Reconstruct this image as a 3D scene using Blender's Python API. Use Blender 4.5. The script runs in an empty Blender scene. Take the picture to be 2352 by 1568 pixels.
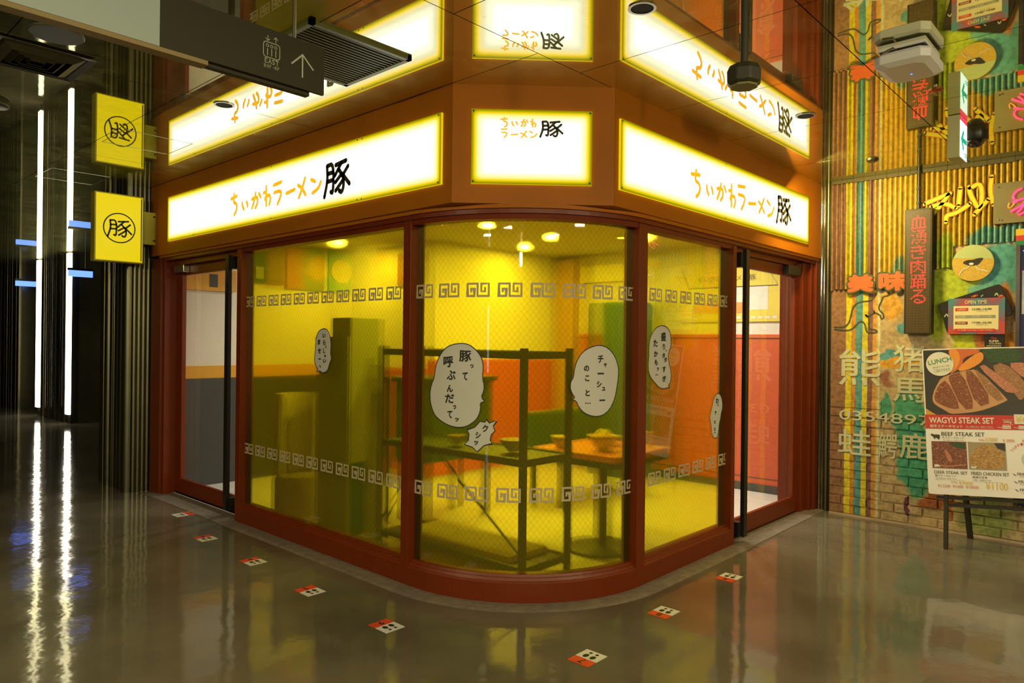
import bpy, bmesh, math, random
from mathutils import Vector, Matrix
random.seed(7)
SC = bpy.context.scene
COL = SC.collection
# ------------------------------------------------------------ camera, world, light, exposure
cam = bpy.data.cameras.new('camera'); cam.lens = 25.207; cam.sensor_width = 36; cam.clip_end = 200; cam.clip_start = 0.02
co = bpy.data.objects.new('camera', cam); COL.objects.link(co)
fw = Vector((.736123, .676848, .000104)); rt = Vector((.676807, -.736077, .011106)); up = rt.cross(fw)
co.matrix_world = Matrix(((rt.x, up.x, -fw.x, 0), (rt.y, up.y, -fw.y, 0), (rt.z, up.z, -fw.z, 1.5), (0, 0, 0, 1)))
SC.camera = co
SC.view_settings.view_transform = 'Standard'; SC.view_settings.look = 'None'
SC.view_settings.exposure = 0.0; SC.view_settings.gamma = 1.0; SC.view_settings.use_curve_mapping = False
w = bpy.data.worlds.new('world'); SC.world = w; w.use_nodes = True
w.node_tree.nodes['Background'].inputs[0].default_value = (1, .86, .52, 1)
w.node_tree.nodes['Background'].inputs[1].default_value = .2
cy = SC.cycles
cy.use_denoising = True; cy.max_bounces = 10; cy.diffuse_bounces = 3; cy.glossy_bounces = 6
cy.transmission_bounces = 8; cy.transparent_max_bounces = 16; cy.sample_clamp_indirect = 3; cy.caustics_reflective = False; cy.caustics_refractive = False

def area(name, loc, size, power, col, target=None, sy=None):
    l = bpy.data.lights.new(name, 'AREA'); l.energy = power; l.color = col; l.size = size
    if sy: l.shape = 'RECTANGLE'; l.size_y = sy
    o = bpy.data.objects.new(name, l); o.location = loc; COL.objects.link(o)
    if target:
        o.rotation_euler = (Vector(target) - Vector(loc)).to_track_quat('-Z', 'Y').to_euler()
    return o
WARM = (1, .82, .42)
for x, y, p in ((-.7, -1.5, 34), (-2.4, -.5, 34), (-2.4, 1.8, 34), (-1.0, 3.3, 30), (-1.2, 5.4, 26), (1.3, -2.4, 34), (3.1, -2.0, 44), (5.0, -1.7, 50), (-1.2, .5, 26), (-3.4, 4.0, 30), (.2, -3.6, 30)):
    area('added_hall_fill', (x, y, 2.93), .16, p * .8, WARM)  # unseen lamps added over the hall to lift the general light
for p0, p1, e in (((-2.6, -1.6, 2.8), (2.2, 3.2, 1.6), 48), ((-.4, -2.8, 2.8), (1.6, 2.6, 2.4), 52), ((2.6, -3.0, 2.8), (5.6, 1.2, 1.7), 52), ((-3.0, 3.0, 2.8), (2.8, 6.2, 1.6), 40)):
    area('added_fill_spot', p0, .22, e, (1, .86, .55), p1)  # unseen tilted lamps added as fill on facade and signs
area('added_wall_fill', (5.7, 2.05, 2.88), .3, 42, (1, .76, .26), (6.66, 1.2, 1.6))  # unseen lamp added to light the painted wall from the left
for x, y in ((5.98, 5.32), (5.95, 4.02), (4.66, 4.55), (5.55, 4.64), (6.2, 3.2), (3.7, 3.1), (3.3, 3.8), (4.6, 6.5)):
    area('shop_light', (x, y, 2.53), .07, 19, (1, .92, .76))  # lamps without a downlight fitting are added fill for cabinet and posters

# ------------------------------------------------------------ materials
MATS = {}
def nodes_of(m):
    m.use_nodes = True; return m.node_tree.nodes, m.node_tree.links
def pm(name, col, rough=.5, metal=0., var=.12, scale=6., bump=0., bscale=40., spec=.5, coat=0.):
    if name in MATS: return MATS[name]
    m = bpy.data.materials.new(name); N, L = nodes_of(m); b = N['Principled BSDF']
    b.inputs['Roughness'].default_value = rough; b.inputs['Metallic'].default_value = metal
    b.inputs['Specular IOR Level'].default_value = spec
    if coat: b.inputs['Coat Weight'].default_value = coat; b.inputs['Coat Roughness'].default_value = .08
    tc = N.new('ShaderNodeTexCoord'); nz = N.new('ShaderNodeTexNoise'); nz.inputs['Scale'].default_value = scale
    nz.inputs['Detail'].default_value = 5
    L.new(tc.outputs['Object'], nz.inputs['Vector'])
    mx = N.new('ShaderNodeMix'); mx.data_type = 'RGBA'
    mx.inputs['A'].default_value = tuple(c * (1 - var) for c in col) + (1,)
    mx.inputs['B'].default_value = tuple(min(1, c * (1 + var)) for c in col) + (1,)
    L.new(nz.outputs['Fac'], mx.inputs['Factor']); L.new(mx.outputs['Result'], b.inputs['Base Color'])
    if bump:
        n2 = N.new('ShaderNodeTexNoise'); n2.inputs['Scale'].default_value = bscale; n2.inputs['Detail'].default_value = 6
        L.new(tc.outputs['Object'], n2.inputs['Vector'])
        bp = N.new('ShaderNodeBump'); bp.inputs['Strength'].default_value = bump; bp.inputs['Distance'].default_value = .01
        L.new(n2.outputs['Fac'], bp.inputs['Height']); L.new(bp.outputs['Normal'], b.inputs['Normal'])
    MATS[name] = m; return m
def em(name, col, s):
    if name in MATS: return MATS[name]
    m = bpy.data.materials.new(name); N, L = nodes_of(m); b = N['Principled BSDF']
    b.inputs['Base Color'].default_value = tuple(c * .3 for c in col) + (1,)
    b.inputs['Emission Color'].default_value = tuple(col) + (1,); b.inputs['Emission Strength'].default_value = s
    MATS[name] = m; return m
RED = pm('red_paint', (.165, .024, .002), .4, var=.15, scale=9, spec=.35)
RUST = pm('brown_red_paint', (.42, .13, .004), .5, var=.12, scale=5, spec=.2)
BLACK = pm('black_metal', (.012, .011, .008), .4)
BLKP = pm('black_print', (.012, .012, .008), .6)
OLIVE = pm('dark_olive_print', (.045, .04, .002), .6)
STEEL = pm('brushed_steel', (.5, .48, .36), .25, 1)
DARKST = pm('dark_rack_steel', (.03, .04, .025), .45)
WHITE = pm('white_plastic', (.88, .87, .78), .4, var=.04)
PAPER = pm('white_paper', (.74, .72, .62), .7, var=.04)
BUB = pm('white_vinyl', (.62, .62, .55), .55, var=.05)
SIGNGREY = pm('sign_grey', (.50, .60, .55), .5, var=.03)
SIGNDARK = pm('sign_charcoal', (.03, .027, .009), .5, var=.1)
TAN = pm('tan_edge', (.36, .27, .11), .5)
CONC = pm('rough_concrete', (.19, .155, .12), .75, var=.45, scale=14, bump=.6, bscale=50)
BRONZE = pm('bronze_mirror', (.20, .19, .11), .38, 1, var=.25, scale=3)

def fx_material(name, build):
    m = bpy.data.materials.new(name); N, L = nodes_of(m); N.clear()
    out = N.new('ShaderNodeOutputMaterial'); s = build(N, L); L.new(s, out.inputs['Surface']); MATS[name] = m; return m
def M(N, L, op, a, b=None, c=None):
    n = N.new('ShaderNodeMath'); n.operation = op
    for i, v in enumerate((a, b, c)):
        if v is None: continue
        if isinstance(v, (int, float)): n.inputs[i].default_value = v
        else: L.new(v, n.inputs[i])
    return n.outputs[0]
# mirror ceiling: polished dark steel with smudges
def _ceil(N, L):
    g = N.new('ShaderNodeBsdfGlossy'); g.inputs['Roughness'].default_value = .012; g.inputs['Color'].default_value = (.80, .80, .58, 1)
    g2 = N.new('ShaderNodeBsdfGlossy'); g2.inputs['Roughness'].default_value = .42; g2.inputs['Color'].default_value = (.8, .78, .3, 1)
    tc = N.new('ShaderNodeTexCoord'); nz = N.new('ShaderNodeTexNoise'); nz.inputs['Scale'].default_value = 5; nz.inputs['Detail'].default_value = 7
    nz.inputs['Distortion'].default_value = 1.2
    L.new(tc.outputs['Object'], nz.inputs['Vector'])
    mr = N.new('ShaderNodeMapRange'); mr.inputs[1].default_value = .42; mr.inputs[2].default_value = .75; mr.inputs[3].default_value = .06; mr.inputs[4].default_value = .17
    L.new(nz.outputs['Fac'], mr.inputs[0])
    # faint round wipe marks
    vo = N.new('ShaderNodeTexVoronoi'); vo.inputs['Scale'].default_value = 7
    L.new(tc.outputs['Object'], vo.inputs['Vector'])
    ring = M(N, L, 'LESS_THAN', M(N, L, 'ABSOLUTE', M(N, L, 'SUBTRACT', vo.outputs['Distance'], .2)), .006)
    f = M(N, L, 'ADD', mr.outputs[0], M(N, L, 'MULTIPLY', ring, .18))
    mx = N.new('ShaderNodeMixShader'); L.new(f, mx.inputs[0]); L.new(g.outputs[0], mx.inputs[1]); L.new(g2.outputs[0], mx.inputs[2])
    return mx.outputs[0]
CEIL = fx_material('mirror_ceiling', _ceil)
# polished concrete floor
def _floor(N, L):
    tc = N.new('ShaderNodeTexCoord')
    nz = N.new('ShaderNodeTexNoise'); nz.inputs['Scale'].default_value = 1.1; nz.inputs['Detail'].default_value = 8
    L.new(tc.outputs['Object'], nz.inputs['Vector'])
    cr = N.new('ShaderNodeValToRGB'); e = cr.color_ramp.elements
    e[0].position = .3; e[0].color = (.10, .088, .06, 1); e[1].position = .7; e[1].color = (.19, .168, .12, 1)
    L.new(nz.outputs['Fac'], cr.inputs[0])
    b = N.new('ShaderNodeBsdfPrincipled'); L.new(cr.outputs[0], b.inputs['Base Color'])
    n3 = N.new('ShaderNodeTexNoise'); n3.inputs['Scale'].default_value = 2.4; n3.inputs['Detail'].default_value = 4
    L.new(tc.outputs['Object'], n3.inputs['Vector'])
    mr = N.new('ShaderNodeMapRange'); mr.inputs[3].default_value = .045; mr.inputs[4].default_value = .11
    L.new(n3.outputs['Fac'], mr.inputs[0]); L.new(mr.outputs[0], b.inputs['Roughness'])
    b.inputs['Specular IOR Level'].default_value = .5
    n2 = N.new('ShaderNodeTexNoise'); n2.inputs['Scale'].default_value = 5.5; n2.inputs['Detail'].default_value = 3
    L.new(tc.outputs['Object'], n2.inputs['Vector'])
    bp = N.new('ShaderNodeBump'); bp.inputs['Strength'].default_value = .45; bp.inputs['Distance'].default_value = .004
    L.new(n2.outputs['Fac'], bp.inputs['Height']); L.new(bp.outputs['Normal'], b.inputs['Normal'])
    return b.outputs[0]
FLOOR = fx_material('polished_concrete', _floor)
# wired glass: uv in metres
def glassmat(name, tint, wires=True, haze=0., hazecol=(.5, .45, .1)):
    def f(N, L):
        t = N.new('ShaderNodeBsdfTransparent'); t.inputs[0].default_value = tuple(tint) + (1,)
        g = N.new('ShaderNodeBsdfGlossy'); g.inputs['Roughness'].default_value = .015; g.inputs['Color'].default_value = (1, 1, .9, 1)
        lw = N.new('ShaderNodeLayerWeight'); lw.inputs[0].default_value = .5
        fac = M(N, L, 'MULTIPLY_ADD', M(N, L, 'POWER', lw.outputs['Facing'], 4.), .9, .045)
        cur = t.outputs[0]
        if haze:
            d = N.new('ShaderNodeBsdfDiffuse'); d.inputs[0].default_value = tuple(hazecol) + (1,)
            mx = N.new('ShaderNodeMixShader'); mx.inputs[0].default_value = haze
            L.new(cur, mx.inputs[1]); L.new(d.outputs[0], mx.inputs[2]); cur = mx.outputs[0]
        if wires:
            uv = N.new('ShaderNodeUVMap'); sx = N.new('ShaderNodeSeparateXYZ'); L.new(uv.outputs[0], sx.inputs[0])
            a = M(N, L, 'MULTIPLY', sx.outputs[0], 27.); b = M(N, L, 'MULTIPLY', sx.outputs[1], 23.)
            ws = []
            for s in (1, -1):
                q = M(N, L, 'FRACT', M(N, L, 'ADD', a, M(N, L, 'MULTIPLY', b, s)))
                ws.append(M(N, L, 'LESS_THAN', q, .045))
            wv = M(N, L, 'MULTIPLY', M(N, L, 'MAXIMUM', ws[0], ws[1]), .5)
            dk = N.new('ShaderNodeBsdfDiffuse'); dk.inputs[0].default_value = (.06, .05, .01, 1)
            mx = N.new('ShaderNodeMixShader'); L.new(wv, mx.inputs[0]); L.new(cur, mx.inputs[1]); L.new(dk.outputs[0], mx.inputs[2]); cur = mx.outputs[0]
        mx = N.new('ShaderNodeMixShader'); L.new(fac, mx.inputs[0]); L.new(cur, mx.inputs[1]); L.new(g.outputs[0], mx.inputs[2])
        return mx.outputs[0]
    return fx_material(name, f)
GLASS_W = glassmat('wired_glass', (.95, .97, .9))
GLASS = glassmat('clear_glass', (.93, .95, .9), wires=False)
def _film(N, L):
    t = N.new('ShaderNodeBsdfTransparent'); t.inputs[0].default_value = (.88, .74, .012, 1)
    d = N.new('ShaderNodeBsdfDiffuse'); d.inputs[0].default_value = (.62, .5, .03, 1)
    r = N.new('ShaderNodeBsdfRefraction'); r.inputs['IOR'].default_value = 1.06; r.inputs['Roughness'].default_value = .33; r.inputs[0].default_value = (.9, .76, .02, 1)
    m1 = N.new('ShaderNodeMixShader'); m1.inputs[0].default_value = .5; L.new(t.outputs[0], m1.inputs[1]); L.new(r.outputs[0], m1.inputs[2])
    m2 = N.new('ShaderNodeMixShader'); m2.inputs[0].default_value = .17; L.new(m1.outputs[0], m2.inputs[1]); L.new(d.outputs[0], m2.inputs[2])
    return m2.outputs[0]
FILM = fx_material('yellow_film', _film)
FILMEDGE = glassmat('olive_film_edge', (.30, .36, .03), wires=False, haze=.15, hazecol=(.2, .2, .02))
# light box face: uv in metres, size kept in a second uv map
def lightbox(name, W, H, white=2.7):
    def f(N, L):
        uv = N.new('ShaderNodeUVMap'); sx = N.new('ShaderNodeSeparateXYZ'); L.new(uv.outputs[0], sx.inputs[0])
        u, v = sx.outputs[0], sx.outputs[1]
        d = M(N, L, 'SMOOTH_MIN', M(N, L, 'SMOOTH_MIN', u, M(N, L, 'SUBTRACT', W, u), .05), M(N, L, 'SMOOTH_MIN', v, M(N, L, 'SUBTRACT', H, v), .02), .05)
        cr = N.new('ShaderNodeValToRGB'); e = cr.color_ramp.elements
        L.new(M(N, L, 'MULTIPLY', d, 6.5), cr.inputs[0])
        e[0].position = 0; e[0].color = (.10, .09, 0, 1)
        e[1].position = 1; e[1].color = (1, 1, .97, 1)
        for p, c in ((.04, (.13, .11, 0, 1)), (.09, (.25, .20, 0, 1)), (.15, (.42, .28, .005, 1)), (.24, (.5, .38, .12, 1)), (.40, (.42, .40, .33, 1)), (.75, (.6, .6, .58, 1))):
            x = e.new(p); x.color = c
        b = N.new('ShaderNodeEmission'); L.new(cr.outputs[0], b.inputs[0]); b.inputs[1].default_value = white
        g = N.new('ShaderNodeBsdfGlossy'); g.inputs['Roughness'].default_value = .1
        mx = N.new('ShaderNodeMixShader'); mx.inputs[0].default_value = .03; L.new(b.outputs[0], mx.inputs[1]); L.new(g.outputs[0], mx.inputs[2])
        return mx.outputs[0]
    return fx_material(name, f)
ORANGE_L = em('orange_backlit', (1, .46, .01), 1.0)
YEL_EDGE = em('yellow_acrylic', (.62, .42, .0), 1.3)
# graffiti paint in place coordinates
def paint(name, base, base2, rough, bump=.0):
    def f(N, L):
        geo = N.new('ShaderNodeNewGeometry'); nz = N.new('ShaderNodeTexNoise'); nz.inputs['Scale'].default_value = 7; nz.inputs['Detail'].default_value = 6
        L.new(geo.outputs['Position'], nz.inputs['Vector'])
        sx = N.new('ShaderNodeSeparateXYZ'); L.new(geo.outputs['Position'], sx.inputs[0])
        nb = N.new('ShaderNodeSeparateColor'); L.new(nz.outputs['Color'], nb.inputs[0])
        y0, z0 = sx.outputs[1], sx.outputs[2]
        y = M(N, L, 'ADD', y0, M(N, L, 'MULTIPLY', M(N, L, 'SUBTRACT', nb.outputs[0], .5), .16))
        z = M(N, L, 'ADD', z0, M(N, L, 'MULTIPLY', M(N, L, 'SUBTRACT', nb.outputs[1], .5), .16))
        mb = N.new('ShaderNodeMix'); mb.data_type = 'RGBA'; mb.inputs['A'].default_value = base + (1,); mb.inputs['B'].default_value = base2 + (1,)
        L.new(nz.outputs['Fac'], mb.inputs['Factor']); cur = mb.outputs['Result']
        blobs = BLOBS_P if name == 'wall_paint' else BLOBS_C
        for (cy_, cz, ry, rz, c, soft) in blobs:
            dy = M(N, L, 'DIVIDE', M(N, L, 'SUBTRACT', y, cy_), ry); dz = M(N, L, 'DIVIDE', M(N, L, 'SUBTRACT', z, cz), rz)
            r = M(N, L, 'ADD', M(N, L, 'MULTIPLY', dy, dy), M(N, L, 'MULTIPLY', dz, dz))
            mr = N.new('ShaderNodeMapRange'); mr.inputs[1].default_value = 1 - soft; mr.inputs[2].default_value = 1 + soft; mr.inputs[3].default_value = 1; mr.inputs[4].default_value = 0
            L.new(r, mr.inputs[0])
            mx = N.new('ShaderNodeMix'); mx.data_type = 'RGBA'; L.new(mr.outputs[0], mx.inputs['Factor']); L.new(cur, mx.inputs['A']); mx.inputs['B'].default_value = c + (1,)
            cur = mx.outputs['Result']
        # vertical stripes
        yy = M(N, L, 'ADD', y0, M(N, L, 'MULTIPLY', M(N, L, 'SUBTRACT', nb.outputs[0], .5), .012))
        t = M(N, L, 'MULTIPLY', M(N, L, 'SUBTRACT', 2.3, yy), 2.)   # 0..1 over .5 m
        cr = N.new('ShaderNodeValToRGB'); cr.color_ramp.interpolation = 'CONSTANT'; e = cr.color_ramp.elements
        st = STRIPES; e[0].position = 0; e[0].color = st[0][1] + (1,); e[1].position = (2.3 - st[1][0]) * 2; e[1].color = st[1][1] + (1,)
        for yv, c in st[2:]:
            x = e.new((2.3 - yv) * 2); x.color = c + (1,)
        L.new(t, cr.inputs[0])
        ms = N.new('ShaderNodeMix'); ms.data_type = 'RGBA'; L.new(M(N, L, 'GREATER_THAN', yy, 1.84), ms.inputs['Factor']); L.new(cur, ms.inputs['A']); L.new(cr.outputs[0], ms.inputs['B'])
        # grime
        n2 = N.new('ShaderNodeTexNoise'); n2.inputs['Scale'].default_value = 28; n2.inputs['Detail'].default_value = 7; L.new(geo.outputs['Position'], n2.inputs['Vector'])
        g = N.new('ShaderNodeMapRange'); g.inputs[1].default_value = .3; g.inputs[2].default_value = .6; g.inputs[3].default_value = .5; g.inputs[4].default_value = 1
        L.new(n2.outputs['Fac'], g.inputs[0])
        mg = N.new('ShaderNodeMix'); mg.data_type = 'RGBA'; mg.blend_type = 'MULTIPLY'; mg.inputs['Factor'].default_value = .8
        L.new(ms.outputs['Result'], mg.inputs['A']); L.new(g.outputs[0], mg.inputs['B'])
        if name == 'sheet_paint':  # shade in the grooves painted into the sheet colour by depth
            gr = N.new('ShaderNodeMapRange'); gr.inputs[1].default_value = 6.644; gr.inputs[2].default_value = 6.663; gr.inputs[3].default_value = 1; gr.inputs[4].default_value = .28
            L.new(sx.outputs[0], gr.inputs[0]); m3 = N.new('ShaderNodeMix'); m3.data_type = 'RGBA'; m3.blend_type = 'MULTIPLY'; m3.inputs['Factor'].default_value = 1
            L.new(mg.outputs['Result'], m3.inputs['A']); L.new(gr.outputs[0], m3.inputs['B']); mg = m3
        b = N.new('ShaderNodeBsdfPrincipled'); L.new(mg.outputs['Result'], b.inputs['Base Color']); b.inputs['Roughness'].default_value = rough
        if bump:
            bp = N.new('ShaderNodeBump'); bp.inputs['Strength'].default_value = bump; bp.inputs['Distance'].default_value = .012
            L.new(n2.outputs['Fac'], bp.inputs['Height']); L.new(bp.outputs['Normal'], b.inputs['Normal'])
        return b.outputs[0]
    return fx_material(name, f)
STRIPES = [(2.3, (.34, .17, .08)), (2.12, (.75, .62, .02)), (2.072, (.62, .26, .03)), (2.04, (.12, .33, .27)), (2.008, (.10, .30, .32)),
           (1.982, (.72, .6, .03)), (1.94, (.26, .12, .09)), (1.90, (.70, .34, .06)), (1.876, (.74, .42, .08)), (1.862, (.68, .68, .4))]
BLOBS_P = [(1.76, 1.42, .10, .035, (.10, .34, .34), .2), (1.70, 1.36, .16, .045, (.74, .36, .03), .2), (1.78, 1.22, .05, .07, (.34, .13, .08), .5),
           (1.62, .90, .13, .24, (.08, .36, .20), .15), (1.55, .55, .14, .30, (.08, .40, .23), .15), (1.80, .97, .035, .12, (.07, .34, .2), .2),
           (1.25, 1.95, .22, .30, (.42, .52, .03), .3), (1.42, 1.80, .10, .28, (.45, .55, .03), .4), (.97, 2.1, .16, .22, (.10, .38, .36), .3), (1.08, 1.92, .1, .1, (.14, .42, .34), .3),
           (.95, 1.85, .05, .16, (.6, .22, .05), .4), (1.20, 1.55, .10, .12, (.55, .6, .02), .4), (1.08, 1.55, .06, .10, (.55, .17, .05), .4), (.92, 1.5, .06, .1, (.7, .28, .03), .4),
           (1.76, 1.85, .07, .12, (.72, .38, .05), .3), (1.66, 1.65, .05, .06, (.12, .36, .36), .3), (1.60, .16, .02, .08, (.16, .05, .09), .1), (1.42, .22, .10, .06, (.45, .14, .04), .4),
           (1.30, .28, .04, .18, (.42, .14, .03), .4), (1.05, .16, .18, .18, (.26, .30, .08), .6)]
BLOBS_C = [(1.35, 2.2, .09, .22, (.42, .52, .03), .3), (.98, 2.34, .22, .11, (.16, .45, .36), .25), (1.68, 2.1, .05, .15, (.25, .42, .3), .3)]
WALLP = paint('wall_paint', (.62, .46, .22), (.48, .34, .17), .75, .5)
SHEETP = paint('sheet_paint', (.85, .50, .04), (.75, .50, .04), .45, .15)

# ------------------------------------------------------------ mesh helpers
class MB:
    def __init__(s): s.v = []; s.f = []; s.uv = None
    def add(s, vs, fs):
        n = len(s.v); s.v += [tuple(v) for v in vs]; s.f += [tuple(i + n for i in f) for f in fs]; return s
    def box(s, x0, x1, y0, y1, z0, z1):
        v = [(x, y, z) for z in (z0, z1) for y in (y0, y1) for x in (x0, x1)]
        return s.add(v, [(0, 2, 3, 1), (4, 5, 7, 6), (0, 1, 5, 4), (2, 6, 7, 3), (0, 4, 6, 2), (1, 3, 7, 5)])
    def prism(s, pts, z0, z1):   # polygon in xy
        n = len(pts); v = [(x, y, z0) for x, y in pts] + [(x, y, z1) for x, y in pts]
        return s.add(v, [tuple(range(n))[::-1], tuple(range(n, 2 * n))] + [(i, (i + 1) % n, n + (i + 1) % n, n + i) for i in range(n)])
    def lathe(s, c, prof, n=24, ax='z'):  # profile (r,z) list, closed with caps
        v = []
        for r, z in prof:
            for i in range(n):
                a = 2 * math.pi * i / n; p = (r * math.cos(a), r * math.sin(a), z)
                if ax == 'x': p = (p[2], p[0], p[1])
                if ax == 'y': p = (p[0], p[2], p[1])
                v.append((c[0] + p[0], c[1] + p[1], c[2] + p[2]))
        k = len(prof); f = [(j * n + i, j * n + (i + 1) % n, (j + 1) * n + (i + 1) % n, (j + 1) * n + i) for j in range(k - 1) for i in range(n)]
        f += [tuple(range(n))[::-1], tuple(range((k - 1) * n, k * n))]
        return s.add(v, f)
    def tube(s, pts, r, n=8):
        pts = [Vector(p) for p in pts]; v = []
        for i, p in enumerate(pts):
            d = (pts[min(i + 1, len(pts) - 1)] - pts[max(i - 1, 0)]).normalized()
            a = d.cross(Vector((0, 0, 1)) if abs(d.z) < .9 else Vector((1, 0, 0))).normalized(); b = d.cross(a)
            for k in range(n):
                t = 2 * math.pi * k / n; v.append(p + a * r * math.cos(t) + b * r * math.sin(t))
        f = [(j * n + i, j * n + (i + 1) % n, (j + 1) * n + (i + 1) % n, (j + 1) * n + i) for j in range(len(pts) - 1) for i in range(n)]
        f += [tuple(range(n))[::-1], tuple(range((len(pts) - 1) * n, len(pts) * n))]
        return s.add(v, f)
    def bar(s, a, b, w, h=None):   # rectangular bar between two points
        a, b = Vector(a), Vector(b); h = h or w; d = (b - a).normalized()
        q = d.cross(Vector((0, 0, 1)) if abs(d.z) < .99 else Vector((0, 1, 0))).normalized(); r = d.cross(q)
        v = [p + q * i * w / 2 + r * j * h / 2 for p in (a, b) for i, j in ((-1, -1), (1, -1), (1, 1), (-1, 1))]
        return s.add(v, [(3, 2, 1, 0), (4, 5, 6, 7), (0, 1, 5, 4), (1, 2, 6, 5), (2, 3, 7, 6), (3, 0, 4, 7)])
def wloc(o):
    v = Vector((0, 0, 0))
    while o: v = v + o.location; o = o.parent
    return v
def tag(o, label=None, cat=None, group=None, kind=None):
    for k, v in (('label', label), ('category', cat), ('group', group), ('kind', kind)):
        if v: o[k] = v
    return o
def obj(name, mb, mat, parent=None, label=None, cat=None, group=None, kind=None, smooth=False, bev=0, fixn=True):
    me = bpy.data.meshes.new(name); me.from_pydata([tuple(v) for v in mb.v], [], mb.f)
    if mb.uv:
        ul = me.uv_layers.new(name='UVMap')
        for l in me.loops: ul.data[l.index].uv = mb.uv[l.vertex_index]
    if fixn:
        bm = bmesh.new(); bm.from_mesh(me); bmesh.ops.recalc_face_normals(bm, faces=bm.faces); bm.to_mesh(me); bm.free()
    if smooth:
        me.polygons.foreach_set('use_smooth', [True] * len(me.polygons)); me.set_sharp_from_angle(angle=.7)
    me.materials.append(mat)
    o = bpy.data.objects.new(name, me); COL.objects.link(o)
    if parent: o.parent = parent; o.location = -wloc(parent)
    if bev:
        m = o.modifiers.new('bevel', 'BEVEL'); m.width = bev; m.segments = 2; m.limit_method = 'ANGLE'
    return tag(o, label, cat, group, kind)
def thing(name, loc, label=None, cat=None, group=None, kind=None, parent=None):
    o = bpy.data.objects.new(name, None); COL.objects.link(o); o.empty_display_size = .05
    o.location = Vector(loc) - wloc(parent) if parent else loc
    if parent: o.parent = parent
    return tag(o, label, cat, group, kind)
def B(*a): return MB().box(*a)

# decals: flat print laid on a surface by a mapping (a, b, d) -> point
def plane(O, r, u, n):
    O, r, u, n = map(Vector, (O, r, u, n))
    return lambda a, b, d=0: O + r * a + u * b + n * d
def smooth_line(p, it=2):
    if len(p) < 3: return p
    for _ in range(it):
        q = [p[0]]
        for i in range(len(p) - 1):
            a, b = p[i], p[i + 1]
            q += [(a[0] * .75 + b[0] * .25, a[1] * .75 + b[1] * .25), (a[0] * .25 + b[0] * .75, a[1] * .25 + b[1] * .75)]
        q.append(p[-1]); p = q
    return p
def strokes(lines, wd, smooth=True, closed=False):
    V, F = [], []
    for p in lines:
        if closed: p = list(p) + [p[0]]
        if smooth: p = smooth_line(p)
        n0 = len(V)
        for i, q in enumerate(p):
            a, b = p[max(i - 1, 0)], p[min(i + 1, len(p) - 1)]
            dx, dy = b[0] - a[0], b[1] - a[1]; l = math.hypot(dx, dy) or 1; nx, ny = -dy / l * wd / 2, dx / l * wd / 2
            if not smooth and 0 < i < len(p) - 1:
                d1 = (q[0] - a[0], q[1] - a[1]); l1 = math.hypot(*d1) or 1
                c = abs((-d1[1] / l1) * (-dy / l) + (d1[0] / l1) * (dx / l)) or 1; nx /= max(c, .5); ny /= max(c, .5)
            V += [(q[0] + nx, q[1] + ny), (q[0] - nx, q[1] - ny)]
        F += [(n0 + 2 * i, n0 + 2 * i + 1, n0 + 2 * i + 3, n0 + 2 * i + 2) for i in range(len(p) - 1)]
        if smooth and not closed:
            for q in (p[0], p[-1]):
                n1 = len(V); V += [(q[0] + wd / 2 * math.cos(k * math.pi / 4), q[1] + wd / 2 * math.sin(k * math.pi / 4)) for k in range(8)]
                F.append(tuple(range(n1, n1 + 8)))
    return V, F
def fan(poly, rings=4, smooth=1):
    p = list(poly)
    for _ in range(smooth):
        q = []
        for i in range(len(p)):
            a, b = p[i], p[(i + 1) % len(p)]
            q += [(a[0] * .75 + b[0] * .25, a[1] * .75 + b[1] * .25), (a[0] * .25 + b[0] * .75, a[1] * .25 + b[1] * .75)]
        p = q
    cx = sum(a for a, _ in p) / len(p); cy_ = sum(b for _, b in p) / len(p); n = len(p); V = [(cx, cy_)]; F = []
    for k in range(1, rings + 1):
        V += [(cx + (a - cx) * k / rings, cy_ + (b - cy_) * k / rings) for a, b in p]
    F += [(0, 1 + i, 1 + (i + 1) % n) for i in range(n)]
    for k in range(1, rings):
        o = 1 + (k - 1) * n
        F += [(o + i, o + n + i, o + n + (i + 1) % n, o + (i + 1) % n) for i in range(n)]
    return V, F
def rect(a0, a1, b0, b1, n=1):
    V = []; F = []
    for i in range(n + 1):
        a = a0 + (a1 - a0) * i / n; V += [(a, b0), (a, b1)]
    F = [(2 * i, 2 * i + 2, 2 * i + 3, 2 * i + 1) for i in range(n)]
    return V, F
_TX = {}
def glyphs(s, bold=0., res=3):
    k = (s, bold, res)
    if k in _TX: return _TX[k]
    cu = bpy.data.curves.new('t', 'FONT'); cu.body = s; cu.size = 1; cu.offset = bold; cu.resolution_u = res
    o = bpy.data.objects.new('t', cu); COL.objects.link(o)
    dg = bpy.context.evaluated_depsgraph_get(); me = bpy.data.meshes.new_from_object(o.evaluated_get(dg))
    V = [(v.co.x, v.co.y) for v in me.vertices]; F = [tuple(p.vertices) for p in me.polygons]
    bpy.data.objects.remove(o); bpy.data.curves.remove(cu); bpy.data.meshes.remove(me)
    if not V: V = [(0, 0), (1, 0), (0, 1)]; F = [(0, 1, 2)]
    _TX[k] = (V, F, min(a for a, _ in V), max(a for a, _ in V), min(b for _, b in V), max(b for _, b in V)); return _TX[k]
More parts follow.
